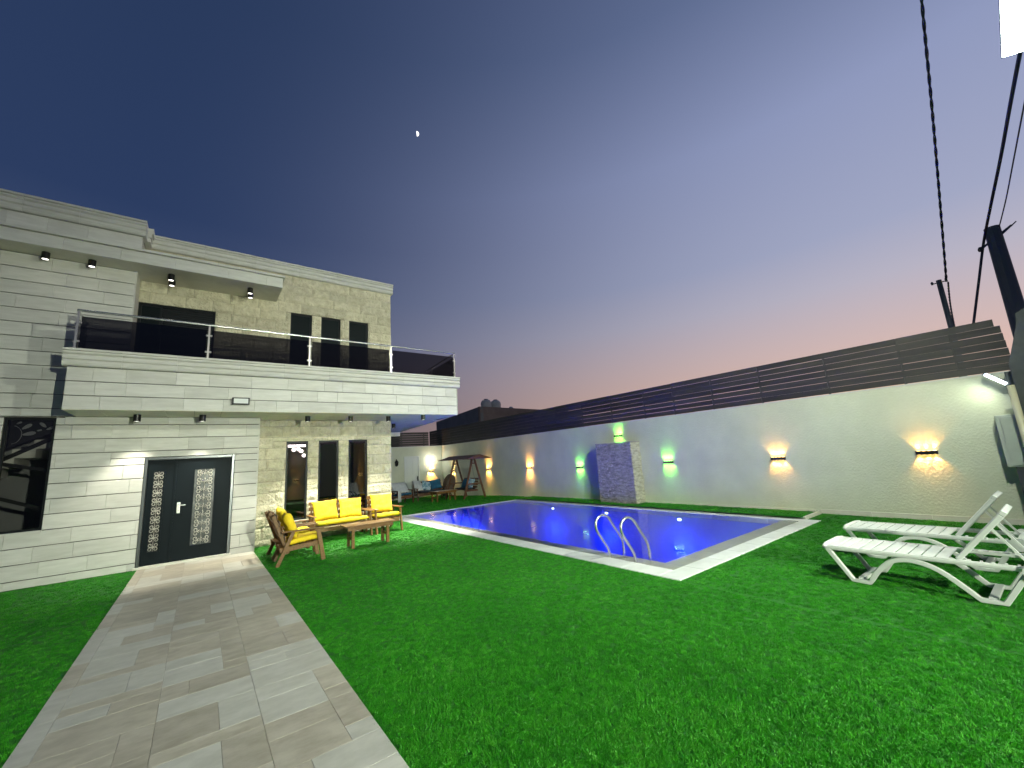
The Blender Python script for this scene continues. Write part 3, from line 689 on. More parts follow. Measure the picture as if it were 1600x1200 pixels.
# slatted fence on the wall
fence = thing('slat_fence', 'dark brown horizontal board fence standing on the garden wall', 'fence', (GX + 0.1, 10, 2.65))
FO = (GX + 0.1, 10, 2.65)
FZ0, FZ1 = 2.66, 3.62
py = [0.31, 0.88, 1.64, 2.92, 4.34, 5.6, 6.8, 7.85, 9.2, 10.6, 12.0, 13.4, 14.9, 16.4, 17.9, 19.4, 20.9, 22.3, 23.6]
for yy in py[1:]:
    MB().box(GX + 0.085, GX + 0.125, yy - 0.02, yy + 0.02, FZ0 - 0.02, FZ1 - 0.02).build('post', M_POSTF, fence, FO, fix=False)
nsl = 7; sh = (FZ1 - FZ0) / nsl
for k in range(nsl):
    lo = py[0] + (0.0 if k == nsl - 1 else -0.02 * (nsl - k) * 0.4 - 0.05)
    cuts = [lo] + [py[i] + (0 if (i + k) % 2 else 0.0) for i in range(2, len(py), 2 if k % 2 else 2)]
    if k % 2: cuts = [lo] + [py[i] for i in range(1, len(py), 2)]
    if cuts[-1] != py[-1]: cuts.append(py[-1])
    for a, b in zip(cuts[:-1], cuts[1:]):
        gap = random.uniform(0.004, 0.014); j = random.uniform(-0.003, 0.003)
        MB().box(GX + 0.055, GX + 0.083, a + 0.003, b - 0.003, FZ0 + k * sh + gap / 2 + j, FZ0 + (k + 1) * sh - gap / 2 + j).build('slat', M_WOODF, fence, FO, fix=False)
fb = thing('slat_fence', 'lower brown board fence behind the flat roofed garden room', 'fence', (10, 23.7, 2.65))
for k in range(nsl):
    MB().box(8.0 - 10, 11.33 - 10, -0.01, 0.02, k * sh + 0.008, (k + 1) * sh - 0.016).build('slat', M_WOODF, fb, fix=False)
for k in range(nsl):
    MB().box(9.52 - 10, 9.55 - 10, -3.0 + 3.03, 4.0, k * sh + 0.008, (k + 1) * sh - 0.012).build('slat', M_WOODF, fb, fix=False)
for x_ in (9.56, 11.0): MB().box(x_ - 10 - 0.03, x_ - 10 + 0.03, -0.03, -0.011, -0.2, 0.95).build('post', M_POSTF, fb, fix=False)
MB().box(7.0 - 10, 11.3 - 10, 0.05, 0.25, -2.9, 0).build('base_wall', M_PLASTER, fb)

# garden room at the far end
RO = (9.5, 21.9, 0)
room = thing('garden_room', 'low grey garden room with a white door at the far end', 'building', RO)
D2 = (8.96, 9.87, -0.3, 2.12)
mb = MB()
for r in rect_sub([(6.0, 11.29, -0.3, 2.60)], D2): mb.box(r[0], r[1], 21.9, 22.05, r[2], r[3])
mb.box(6.0, 6.15, 22.05, 23.5, -0.3, 2.6)
mb.build('wall', M_PLASTER, room, RO)
MB().box(6.0, 11.29, 21.88, 23.5, 2.602, 2.66).build('roof', M_PLASTER2, room, RO)
MB().box(6.05, 8.95, 21.878, 21.898, -0.25, -0.10).box(9.9, 11.27, 21.878, 21.898, -0.25, -0.10).build('skirting', M_PLINTH, room, RO)
d2 = MB().box(8.96, 9.03, 21.87, 21.97, -0.17, 2.12).box(9.80, 9.87, 21.87, 21.97, -0.17, 2.12).box(9.03, 9.80, 21.87, 21.97, 2.05, 2.12).build('door', M_WHITE, room, RO)
lf = MB().box(9.035, 9.795, 21.90, 21.94, -0.15, 2.045)
for a, b, c, d in ((9.12, 9.38, 0.15, 0.95), (9.46, 9.72, 0.15, 0.95), (9.12, 9.38, 1.1, 1.9), (9.46, 9.72, 1.1, 1.9)): lf.box(a, b, 21.892, 21.899, c, d)
lf.build('door_leaf', M_WHITE, d2, RO)
MB().box(9.72, 9.77, 21.86, 21.885, 0.75, 1.0).tube([(9.745, 21.87, 0.9), (9.745, 21.83, 0.9), (9.64, 21.83, 0.9)], 0.012, 6).build('handle', M_BLACK, d2, RO)
ln = thing('wall_lantern', 'unlit black lantern left of the white garden room door', 'lantern', (8.49, 21.88, 1.78))
MB().lathe([(0.03, -0.17), (0.075, -0.12), (0.09, -0.115)], (0, -0.12, 0), 6).build('base', M_BLACK, ln)
MB().lathe([(0.07, -0.11), (0.085, 0.04)], (0, -0.12, 0), 6).build('glass', G_WIN, ln)
MB().lathe([(0.125, 0.04), (0.06, 0.13), (0.015, 0.18)], (0, -0.12, 0), 6).build('cap', M_BLACK, ln)
mb = MB()
for k in range(6):
    a = k * PI / 3; mb.tube([(0.075 * math.cos(a), -0.12 + 0.075 * math.sin(a), -0.115), (0.09 * math.cos(a), -0.12 + 0.09 * math.sin(a), 0.045)], 0.007, 4)
mb.tube([(0, 0, -0.05), (0, -0.05, 0.22), (0, -0.12, 0.2), (0, -0.12, 0.17)], 0.012, 6).box(-0.035, 0.035, -0.015, 0, -0.15, 0.05)
mb.build('bracket', M_BLACK, ln)
bl = thing('wall_lantern', 'brightly lit white lamp above the amber sconce in the far corner', 'lamp', (10.53, 21.88, 1.85))
MB().lathe([(0.02, -0.10), (0.07, -0.07), (0.085, 0.0), (0.07, 0.07), (0.02, 0.10)], (0, -0.14, 0), 16).build('globe', E_WARMW, bl, smooth=True)
MB().tube([(0, 0, 0.0), (0, -0.05, 0.12), (0, -0.14, 0.13), (0, -0.14, 0.10)], 0.012, 6).build('bracket', M_BLACK, bl)
light('POINT', bl, (0, -0.34, 0.0), 11, (0.95, 1.0, 0.9), shadow_soft_size=0.08)

# sconces
def sconce(loc, rz, colr, em, label, power, grp='up and down wall sconces'):
    t = thing('wall_sconce', label, 'wall lamp', loc, rz, grp)      # local -Y points off the wall
    MB().box(-0.155, 0.155, -0.075, 0.0, -0.036, 0.036).build('housing', M_BLACK, t, bevel=0.006)
    for s in (-1, 1):
        for k in (-1.5, -0.5, 0.5, 1.5): MB().box(k * 0.075 - 0.024, k * 0.075 + 0.024, -0.060, -0.018, s * 0.0365 - 0.0005, s * 0.0365 + 0.0025).build('lens', em, t)
        for k in (-1, 0, 1):
            light('SPOT', t, (k * 0.10, -0.036, s * 0.042), power, colr, (k * 0.22, 0.14, s), spot_size=math.radians(62), spot_blend=0.45, shadow_soft_size=0.006)
AMB, GRN = (1.0, 0.46, 0.10), (0.22, 1.0, 0.06)
for y_, z_, c, lb in ((1.56, 1.28, 0, 'amber lit wall sconce nearest the grey cabinet on the garden wall'), (4.17, 1.26, 0, 'amber lit wall sconce above the near pool corner'),
                      (7.16, 1.26, 1, 'green lit wall sconce right of the stone clad pillar'), (8.92, 2.19, 1, 'green lit wall sconce above the stone clad pillar'),
                      (10.84, 1.18, 1, 'green lit wall sconce left of the stone clad pillar'), (13.81, 1.21, 0, 'amber lit wall sconce right of the swing beyond the pool'),
                      (16.98, 1.21, 0, 'amber lit wall sconce just right behind the garden swing'), (20.6, 1.19, 0, 'amber lit wall sconce seen between the legs of the swing')):
    sconce((GX, y_, z_), -PI / 2, GRN if c else AMB, E_GR if c else E_OR, lb, P_SCONCE * (0.85 if c else 0.9) * (2.6 if y_ > 12 else 1.0))
sconce((10.58, 21.9, 1.22), 0, AMB, E_OR, 'amber lit wall sconce below the bright white lamp', P_SCONCE * 3.5)

# stone clad water feature
pil = thing('stone_pillar', 'stacked slate clad pillar standing against the garden wall', 'pillar', (11.05, 8.85, 0))
MB().box(-0.22, 0.24, -0.70, 0.70, 0.0, 1.93).build('core', M_MORTAR, pil)
MB().box(-0.25, 0.245, -0.73, 0.73, 1.932, 1.965).build('cap', M_STRIP, pil, bevel=0.004)
f_, s_ = MB(), MB(); z = 0.0
while z < 1.925:
    h = min(random.choice((0.022, 0.03, 0.038)), 1.93 - z); y = -0.72
    while y < 0.71:
        y2 = min(y + random.uniform(0.08, 0.30), 0.72); d = random.uniform(0.012, 0.04); f_.box(-0.22 - d, -0.19, y + .001, y2 - .001, z + .001, z + h - .001); y = y2
    x = -0.24
    while x < 0.235:
        x2 = min(x + random.uniform(0.07, 0.22), 0.24); d = random.uniform(0.008, 0.03); s_.box(x + .001, x2 - .001, -0.70 - d, -0.69, z + .001, z + h - .001); x = x2
    z += h
tag(f_.build('slate_strips', M_STRIP, pil, fix=False), 'dark stacked slate strips on the front', kind='stuff')
tag(s_.build('slate_strips', M_STRIP_LIT, pil, fix=False), 'stacked slate strips on the side with lamp light painted in', kind='stuff')

# ================================================================== POOL
WZ = -0.003
PO = (7.6, 8.4, 0)
pool = thing('swimming_pool', 'rectangular blue lit swimming pool with pale stone coping', 'swimming pool', PO)
IX0, IX1, IY0, IY1 = 5.36, 10.08, 3.54, 13.40       # inner coping edge
LX0, LY0 = 5.66, 3.86                               # edge of the shallow ledge
def pb(mb, name, m, **k): return mb.build(name, m, pool, PO, **k)
DZ = -1.45
pb(MB().add([(LX0, LY0, DZ), (IX1, LY0, DZ), (IX1, IY1, DZ), (LX0, IY1, DZ), (LX0, LY0, -0.04), (IX1, LY0, -0.104), (IX1, IY1, -0.104), (LX0, IY1, -0.04)],
            [(0, 1, 2, 3), (1, 2, 6, 5), (2, 3, 7, 6), (0, 1, 5, 4), (3, 0, 4, 7)]), 'basin', M_BASIN, fix=False)
mb = MB()
y = IY0
while y < IY1 - 0.05:
    y2 = min(y + 0.5, IY1); pb(MB().box(IX0, LX0 + 0.02, y + .002, y2 - .002, -0.035, -0.012), 'ledge_tile', M_LEDGE, fix=False); y = y2
x = LX0
while x < IX1 - 0.05:
    x2 = min(x + 0.5, IX1); pb(MB().box(x + .022, x2 + .018, IY0, LY0 + 0.02, -0.035, -0.012), 'ledge_tile', M_LEDGE, fix=False); x = x2
def coping(x0, x1, y0, y1, along, l=0.62):
    a = y0 if along == 'y' else x0; e = y1 if along == 'y' else x1
    while a < e - 0.02:
        b = a + l
        if b > e - 0.2: b = e
        g = 0.0025
        if along == 'y': q = MB().box(x0, x1, a + g, b - g, -0.10, 0.012)
        else: q = MB().box(a + g, b - g, y0, y1, -0.10, 0.012)
        pb(q, 'coping_tile', M_COPING, bevel=0.006); a = b
coping(POX0, IX0, POY0 + 0.31, POY1 - 0.22, 'y'); coping(IX1, POX1, POY0 + 0.31, POY1 - 0.22, 'y')
coping(POX0, POX1, POY0, POY0 + 0.308, 'x'); coping(POX0, POX1, POY1 - 0.218, POY1, 'x')
tag(MB().add([(IX0 - 0.01, IY0 - 0.01, WZ), (IX1 + 0.01, IY0 - 0.01, WZ), (IX1 + 0.01, IY1 + 0.01, WZ), (IX0 - 0.01, IY1 + 0.01, WZ)], [(0, 1, 2, 3)]).build('pool_water', G_WATER, fix=False), kind='structure')
for y_, lb in ((11.17, 'underwater pool lamp farthest from the ladder'), (8.73, 'underwater pool lamp seen just above the ladder rails'), (6.29, 'underwater pool lamp nearest the right pool corner')):
    t = thing('pool_lamp', lb, 'pool light', (IX1, y_, -0.175), 0, 'round underwater lamps in the pool wall')
    mb = MB(); n = 20
    mb.add([(-0.02, 0.062 * math.cos(2 * PI * k / n), 0.030 * math.sin(2 * PI * k / n)) for k in range(n)], [tuple(range(n))]); mb.build('lens', E_POOL, t)
    mb = MB().tube([(-0.016 + 0 * k, 0.074 * math.cos(2 * PI * k / n), 0.042 * math.sin(2 * PI * k / n)) for k in range(n + 1)], 0.01, 6); mb.build('bezel', M_STEELP, t)
    for ay in (-0.75, 0, 0.75):
        light('SPOT', t, (-0.05, ay * 0.03, -0.45), P_POOL * (0.6 if ay else 0.8), (0.02, 0.07, 1.0), (-1, ay, -0.27 * math.hypot(1, ay)), spot_size=math.radians(48), spot_blend=0.6, shadow_soft_size=0.1)
    light('POINT', t, (-0.30, 0, -0.70), P_POOL * 0.005, (0.02, 0.07, 1.0), shadow_soft_size=0.15)
# ladder rails
lad = thing('pool_ladder', 'stainless steel pool ladder rails curving over the near pool edge', 'ladder', (5.4, 4.45, 0))
prof = [(5.40, -0.04), (5.40, 0.05), (5.36, 0.16), (5.25, 0.31), (5.155, 0.44), (5.13, 0.52), (5.15, 0.60), (5.22, 0.655), (5.31, 0.67), (5.39, 0.645), (5.47, 0.59), (5.58, 0.44), (5.69, 0.30), (5.74, 0.21), (5.76, 0.10), (5.76, -0.05), (5.76, -1.1)]
def catmull(p, n=4):
    out_ = []
    for i in range(len(p) - 1):
        a = p[max(i - 1, 0)]; b = p[i]; c = p[i + 1]; d = p[min(i + 2, len(p) - 1)]
        for k in range(n):
            t = k / n; out_.append(tuple(0.5 * ((2 * b[j]) + (-a[j] + c[j]) * t + (2 * a[j] - 5 * b[j] + 4 * c[j] - d[j]) * t * t + (-a[j] + 3 * b[j] - 3 * c[j] + d[j]) * t ** 3) for j in range(len(b))))
    out_.append(tuple(p[-1])); return out_
for y_ in (0.25, -0.25):
    MB().tube([(x - 5.4, y_, z) for x, z in catmull(prof)], 0.021, 12).build('rail', M_STEEL, lad, smooth=True)
    MB().lathe([(0.045, -0.045), (0.045, -0.03), (0.024, -0.02)], (0, y_, 0), 16).build('flange', M_STEEL, lad)
for z_ in (-0.3, -0.6, -0.9): MB().box(0.33, 0.40, -0.25, 0.25, z_ - 0.012, z_ + 0.012).build('step', M_STEEL, lad)

# ================================================================== FURNITURE
def cushion(w, d, h, m, puff=0.35, seed=0, nx=18, ny=18, corner=0.0, crease=0.006):
    """pillow in XY plane, thickness along Z, pointed corners"""
    mb = MB(); grids = []
    for side in (1, -1):
        g = []
        for j in range(ny + 1):
            for i in range(nx + 1):
                u = 2 * i / nx - 1; v = 2 * j / ny - 1
                pin = 1 - 0.07 * (1 - abs(u) ** 2) * abs(v) ** 3; pin2 = 1 - 0.07 * (1 - abs(v) ** 2) * abs(u) ** 3
                prof_ = ((1 - abs(u) ** 3.5) * (1 - abs(v) ** 3.5)) ** puff if abs(u) < 1 and abs(v) < 1 else 0
                wob = noise.noise(Vector((u * 2.3 + seed, v * 2.3, side * 3 + seed))) * 0.02 + noise.noise(Vector((u * 5 + seed, v * 7, seed))) * crease
                x = u * w / 2 * pin2; y = v * d / 2 * pin
                z = side * prof_ * h / 2 + wob * prof_
                mb.v.append((x, y, z)); g.append(len(mb.v) - 1)
        grids.append(g)
    n1 = nx + 1
    for s, g in enumerate(grids):
        for j in range(ny):
            for i in range(nx):
                q = (g[j * n1 + i], g[j * n1 + i + 1], g[(j + 1) * n1 + i + 1], g[(j + 1) * n1 + i]); mb.f.append(q if s == 0 else tuple(reversed(q)))
    return mb
def weld(o):
    bm = bmesh.new(); bm.from_mesh(o.data); bmesh.ops.remove_doubles(bm, verts=bm.verts, dist=0.0005); bm.to_mesh(o.data); bm.free(); o.data.shade_smooth(); return o

def chair(name, label, cat, w, loc, rz, m=M_WOOD, group=None):
    """A wooden lounge seat facing local -Y; w is the outer width"""
    t = thing(name, label, cat, loc, rz, group); h = w / 2
    for s in (-1, 1):
        x = s * (h - 0.035)
        MB().bar((x, -0.40, 0.0), (x, -0.30, 0.585), 0.075, 0.035, (1, 0, 0)).build('leg', m, t, bevel=0.004)
        MB().bar((x, 0.38, 0.0), (x, 0.13, 0.585), 0.065, 0.035, (1, 0, 0)).build('leg', m, t, bevel=0.004)
        MB().box(x - 0.045, x + 0.045, -0.40, 0.33, 0.588, 0.615).build('armrest', m, t, bevel=0.006)
        xi = x - s * 0.04
        MB().bar((xi, -0.36, 0.335), (xi, 0.34, 0.27), 0.03, 0.08).build('side_rail', m, t, bevel=0.004)
        xb = x - s * 0.08
        MB().bar((xb, 0.20, 0.20), (xb, 0.46, 0.90), 0.06, 0.03, (1, 0, 0)).build('back_post', m, t, bevel=0.004)
    MB().box(-h + 0.09, h - 0.09, -0.385, -0.355, 0.25, 0.345).build('front_rail', m, t, bevel=0.004)
    for k in range(6):
        y = -0.32 + k * 0.115; MB().box(-h + 0.09, h - 0.09, y, y + 0.085, 0.375 - (y + .36) * .09 - 0.018, 0.375 - (y + .36) * .09).build('seat_slat', m, t)
    for k in range(4):
        z = 0.44 + k * 0.13; y = 0.20 + (z - 0.20) * 0.26 / 0.70 - 0.045
        MB().box(-h + 0.05, h - 0.05, y, y + 0.02, z, z + 0.085).build('back_slat', m, t, bevel=0.003)
    return t
def seat_cushion(t, x, w, label, m=M_YEL, seed=1):
    o = cushion(w, 0.62, 0.10, m, 0.12, seed).build('seat_cushion', m); weld(o)
    o.matrix_world = mat_of(t) @ Matrix.Translation((x, -0.06, 0.418)) @ Matrix.Rotation(-0.09, 4, 'X'); tag(o, label, 'cushion'); return o
def back_cushion(t, x, w, label, m=M_YEL, seed=2, tilt=0.0, lift=0.0, h=0.50):
    o = cushion(w, h, 0.17, m, 0.33, seed).build('back_cushion', m); weld(o)
    o.matrix_world = mat_of(t) @ Matrix.Translation((x, 0.16, 0.685 + lift)) @ Matrix.Rotation(tilt, 4, 'Y') @ Matrix.Rotation(PI / 2 - 0.36, 4, 'X')
    tag(o, label, 'cushion'); return o
def mat_of(t): return Matrix.Translation(t.location) @ Matrix.Rotation(t.rotation_euler.z, 4, 'Z')
c1 = chair('garden_armchair', 'wooden armchair facing the pool, nearest to the paved path', 'armchair', 0.72, (1.60, 9.22, 0), PI / 2 - 0.05, group='wooden garden armchairs with yellow cushions')
seat_cushion(c1, 0, 0.62, 'yellow seat cushion on the armchair nearest the path'); back_cushion(c1, 0.0, 0.52, 'yellow back cushion on the armchair nearest the path', seed=5, tilt=0.06)
c2 = chair('garden_armchair', 'wooden armchair half hidden behind the nearest one beside the wall', 'armchair', 0.72, (1.62, 10.12, 0), PI / 2 + 0.03, group='wooden garden armchairs with yellow cushions')
seat_cushion(c2, 0, 0.62, 'yellow seat cushion on the half hidden armchair', seed=7); back_cushion(c2, 0.0, 0.52, 'yellow back cushion peeking over the half hidden armchair', seed=8, tilt=-0.1, lift=0.03)
b1 = chair('garden_loveseat', 'wooden two seat bench with yellow cushions under the tall windows', 'bench', 1.40, (2.86, 11.16, 0), 0)
seat_cushion(b1, 0.0, 1.26, 'long yellow seat cushion on the two seat bench', seed=9)
back_cushion(b1, -0.31, 0.58, 'left yellow back cushion on the two seat bench', seed=10, tilt=-0.05, lift=0.01)
back_cushion(b1, 0.30, 0.56, 'right yellow back cushion on the two seat bench', seed=12, tilt=0.04, lift=0.0)
c3 = chair('garden_armchair', 'wooden armchair facing the camera at the corner of the house', 'armchair', 0.74, (3.97, 11.14, 0), 0.03, group='wooden garden armchairs with yellow cushions')
seat_cushion(c3, 0, 0.64, 'yellow seat cushion on the armchair at the house corner', seed=13); back_cushion(c3, 0.0, 0.60, 'yellow back cushion on the armchair at the house corner', seed=14, tilt=0.05, lift=0.03)

def table(label, loc, rz, lx, ly, h, m=M_WOOD, name='coffee_table', ins=0.16):
    t = thing(name, label, 'table', loc, rz)
    n = 4
    for k in range(n):
        y0 = -ly / 2 + k * ly / n; MB().box(-lx / 2, lx / 2, y0 + 0.002, y0 + ly / n - 0.002, h - 0.028, h).build('top_board', m, t, bevel=0.003)
    for sx in (-1, 1):
        for sy in (-1, 1): MB().box(sx * (lx / 2 - ins) - 0.03, sx * (lx / 2 - ins) + 0.03, sy * (ly / 2 - 0.09) - 0.03, sy * (ly / 2 - 0.09) + 0.03, 0, h - 0.03).build('leg', m, t, bevel=0.004)
        MB().box(sx * (lx / 2 - ins) - 0.018, sx * (lx / 2 - ins) + 0.018, -ly / 2 + 0.12, ly / 2 - 0.12, 0.17, 0.22).build('stretcher', m, t)
    for sy in (-1, 1): MB().box(-lx / 2 + 0.05, lx / 2 - 0.05, sy * (ly / 2 - 0.05) - 0.012, sy * (ly / 2 - 0.05) + 0.012, h - 0.10, h - 0.03).build('apron', m, t)
    return t
table('low wooden coffee table in front of the yellow cushioned bench', (3.07, 9.60, 0), 0.0, 1.08, 0.50, 0.47)

# far seating group
def zl(y): return lawn_z(0, y)
a1 = chair('garden_armchair', 'dark wooden armchair under a white throw near the house corner', 'armchair', 0.85, (7.75, 19.3, zl(19.3)), 0.15, M_WOODX)
seat_cushion(a1, 0, 0.72, 'blue seat cushion on the far throw covered armchair', M_BLUE, 21)
def throw(t, label, x0, x1, drop_f, seed, tail=None):
    mb = MB(); prof_ = [(-0.10 + 0.0, 0.50), (0.05, 0.60), (0.22, 0.80), (0.40, 0.945), (0.47, 0.95), (0.52, 0.86), (0.54, 0.55 - drop_f)]
    nx = 14
    for i in range(nx + 1):
        x = x0 + (x1 - x0) * i / nx
        for k, (y, z) in enumerate(prof_): mb.v.append((x + 0.02 * noise.noise(Vector((k, i * .4, seed))), y - 0.02 + 0.03 * noise.noise(Vector((i * .5, k * .6, seed))), z + 0.012))
    n = len(prof_)
    for i in range(nx):
        for k in range(n - 1): mb.f.append((i * n + k, (i + 1) * n + k, (i + 1) * n + k + 1, i * n + k + 1))
    if tail:
        o = len(mb.v); xs, w = tail
        for k in range(6):
            z = 0.62 - k * 0.10
            mb.v += [(xs - 0.0, -0.42 - 0.01 * (k % 2), z), (xs + w, -0.42 + 0.01 * (k % 2), z)]
        for k in range(5): mb.f.append((o + 2 * k, o + 2 * k + 1, o + 2 * k + 3, o + 2 * k + 2))
        mb.v += [(xs, 0.3, 0.64), (xs + w, 0.3, 0.64)]; q = len(mb.v); mb.f.append((q - 2, q - 1, o + 1, o))
    o = mb.build('throw_blanket', M_CLOTH, smooth=True, fix=False); o.matrix_world = mat_of(t); sm = o.modifiers.new('thickness', 'SOLIDIFY'); sm.thickness = 0.012; tag(o, label, 'blanket'); return o
throw(a1, 'white throw blanket over the far dark wooden armchair', -0.40, 0.40, 0.1, 3, (-0.44, 0.17))
b2 = chair('garden_loveseat', 'dark wooden bench with blue cushions by the garden room', 'bench', 1.55, (9.35, 19.55, zl(19.5)), -0.12, M_WOODX)
seat_cushion(b2, 0, 1.40, 'navy seat cushion on the far wooden bench', M_NAVY, 22)
throw(b2, 'white throw blanket over the left end of the far bench', -0.78, -0.38, 0.1, 5)
back_cushion(b2, -0.14, 0.50, 'pale patterned blue cushion in the middle of the far bench', M_BLUE2, 23, 0.25)
back_cushion(b2, 0.36, 0.62, 'dark teal cushion at the right end of the far bench', M_BLUE, 24, -0.1, 0.04)
table('small wooden table in front of the far blue cushioned seats', (8.95, 17.3, zl(17.3)), 0.10, 1.15, 0.60, 0.46, M_WOOD, 'coffee_table', 0.1)
# round wicker chair
wk = thing('wicker_chair', 'brown round wicker chair between far bench and swing', 'chair', (10.45, 19.6, zl(19.6)), 0.4)
mb = MB(); n = 22; pr = [(0.02, 0), (0.22, 0.02), (0.38, 0.09), (0.47, 0.22)]
for r, d in pr:
    for k in range(n):
        a = 2 * PI * k / n; mb.v.append((r * math.cos(a), -d * 0.9 + 0.15 - 0.45 * (r * math.sin(a)) * 0.3, 0.72 + r * math.sin(a) * 0.95))
for i in range(len(pr) - 1):
    for k in range(n): k2 = (k + 1) % n; mb.f.append((i * n + k, i * n + k2, (i + 1) * n + k2, (i + 1) * n + k))
o = mb.build('shell', M_WICK, wk, smooth=True); sm = o.modifiers.new('thickness', 'SOLIDIFY'); sm.thickness = 0.03
MB().tube([(0.47 * math.cos(2 * PI * k / 24), -0.06 - 0.06 * math.sin(2 * PI * k / 24), 0.72 + 0.45 * math.sin(2 * PI * k / 24)) for k in range(25)], 0.022, 6).build('rim', M_WICK, wk, smooth=True)
for a in range(4):
    t_ = PI / 4 + a * PI / 2; MB().tube([(0.1 * math.cos(t_), 0.1 + 0.1 * math.sin(t_), 0.32), (0.28 * math.cos(t_), 0.1 + 0.28 * math.sin(t_), 0.0)], 0.018, 6).build('leg', M_BLACK, wk)
# hanging cable and dry branch in the corner
br = thing('dry_branch', 'thin bare decorative branch arching in the far wall corner', 'branch', (10.9, 20.9, zl(20.9)))
mb = MB()
for sd_ in range(6):
    random.seed(50 + sd_); ang = random.uniform(0, 6.28); pts = []
    for k in range(9):
        t_ = k / 8; pts.append((math.cos(ang) * 0.45 * t_ ** 2, math.sin(ang) * 0.25 * t_ ** 2, 0.3 + 1.5 * t_ - 0.7 * t_ ** 3 + random.uniform(-.03, .03)))
    mb.tube(pts, [0.012 * (1 - .8 * k / 8) for k in range(9)], 5)
mb.build('stems', M_POLE, br); MB().lathe([(0.12, 0), (0.16, 0.2), (0.12, 0.4), (0.09, 0.45)], (0, 0, 0), 14).build('vase', M_DARKST, br, smooth=True)
random.seed(11)

# swing
SO = (10.12, 17.35)
sw = thing('garden_swing', 'dark wooden garden swing with small canopy beyond the pool', 'swing', (SO[0], SO[1], 0))
zg = -0.07
for yy in (-0.85, 0.85):
    for s in (-1, 1):
        MB().bar((s * 0.58, yy, zg), (s * 0.06, yy, 1.76), 0.07, 0.07, (0, 1, 0)).build('leg', M_WOODX, sw)
    MB().bar((-0.40, yy, 0.62), (0.40, yy, 0.62), 0.05, 0.06).build('cross_bar', M_WOODX, sw)
    MB().bar((-0.15, yy, 1.55), (0.15, yy, 1.55), 0.04, 0.05).build('cross_bar', M_WOODX, sw)
MB().box(-0.04, 0.04, -1.1, 1.1, 1.76, 1.84).build('top_beam', M_WOODX, sw)
for s in (-1, 1):
    for k in range(4):
        a0 = k * 0.16; MB().bar((s * (0.02 + a0), 0, 1.93 - a0 * 0.28), (s * (0.02 + a0 + 0.155), 0, 1.93 - (a0 + .155) * 0.28), 2.85, 0.02).build('canopy_board', M_WOODX, sw)
for yy in (-1.38, 1.38): MB().add([(-0.66, yy, 1.74), (0.66, yy, 1.74), (0.0, yy, 1.925), (-0.66, yy + .03, 1.74), (0.66, yy + .03, 1.74), (0, yy + .03, 1.925)], [(0, 1, 2), (5, 4, 3), (0, 3, 4, 1), (1, 4, 5, 2), (2, 5, 3, 0)]).build('gable_board', M_WOODX, sw)
for yy in (-0.62, 0.62):
    for xx in (-0.22, 0.22): MB().tube([(0, yy, 1.76), (xx, yy, 0.62)], 0.008, 5).build('chain', M_POLE, sw)
for k in range(6): MB().box(-0.26 + k * 0.09, -0.26 + k * 0.09 + 0.07, -0.65, 0.65, 0.33, 0.35).build('seat_slat', M_WOODX, sw)
for k in range(4): MB().bar((0.28 + k * 0.03, -0.65, 0.45 + k * 0.12), (0.28 + k * 0.03, 0.65, 0.45 + k * 0.12), 0.02, 0.09).build('back_slat', M_WOODX, sw)
for yy in (-0.66, 0.66):
    MB().box(-0.30, 0.30, yy - 0.025, yy + 0.025, 0.28, 0.33).box(-0.28, -0.24, yy - 0.02, yy + 0.02, 0.33, 0.60).box(-0.30, 0.3, yy - 0.03, yy + 0.03, 0.60, 0.625).build('armrest', M_WOODX, sw)
def loose_cushion(label, m, c, w, h, d, rx, ry, rz, seed):
    o = cushion(w, h, d, m, 0.33, seed).build('throw_cushion', m); weld(o)
    o.matrix_world = Matrix.Translation(c) @ Matrix.Rotation(rz, 4, 'Z') @ Matrix.Rotation(ry, 4, 'Y') @ Matrix.Rotation(rx, 4, 'X'); tag(o, label, 'cushion')
loose_cushion('navy seat pad on the wooden garden swing', M_NAVY, (SO[0], SO[1], 0.39), 0.52, 1.25, 0.08, 0, 0, 0, 31)
loose_cushion('dark blue cushion leaning in the middle of the swing', M_BLUE, (SO[0] + 0.08, SO[1] + 0.05, 0.62), 0.48, 0.48, 0.16, 0, -1.1, 0.15, 32)
loose_cushion('pale blue patterned cushion at the right end of the swing', M_BLUE2, (SO[0] + 0.05, SO[1] - 0.42, 0.63), 0.46, 0.46, 0.15, 0.2, -1.15, -0.1, 33)

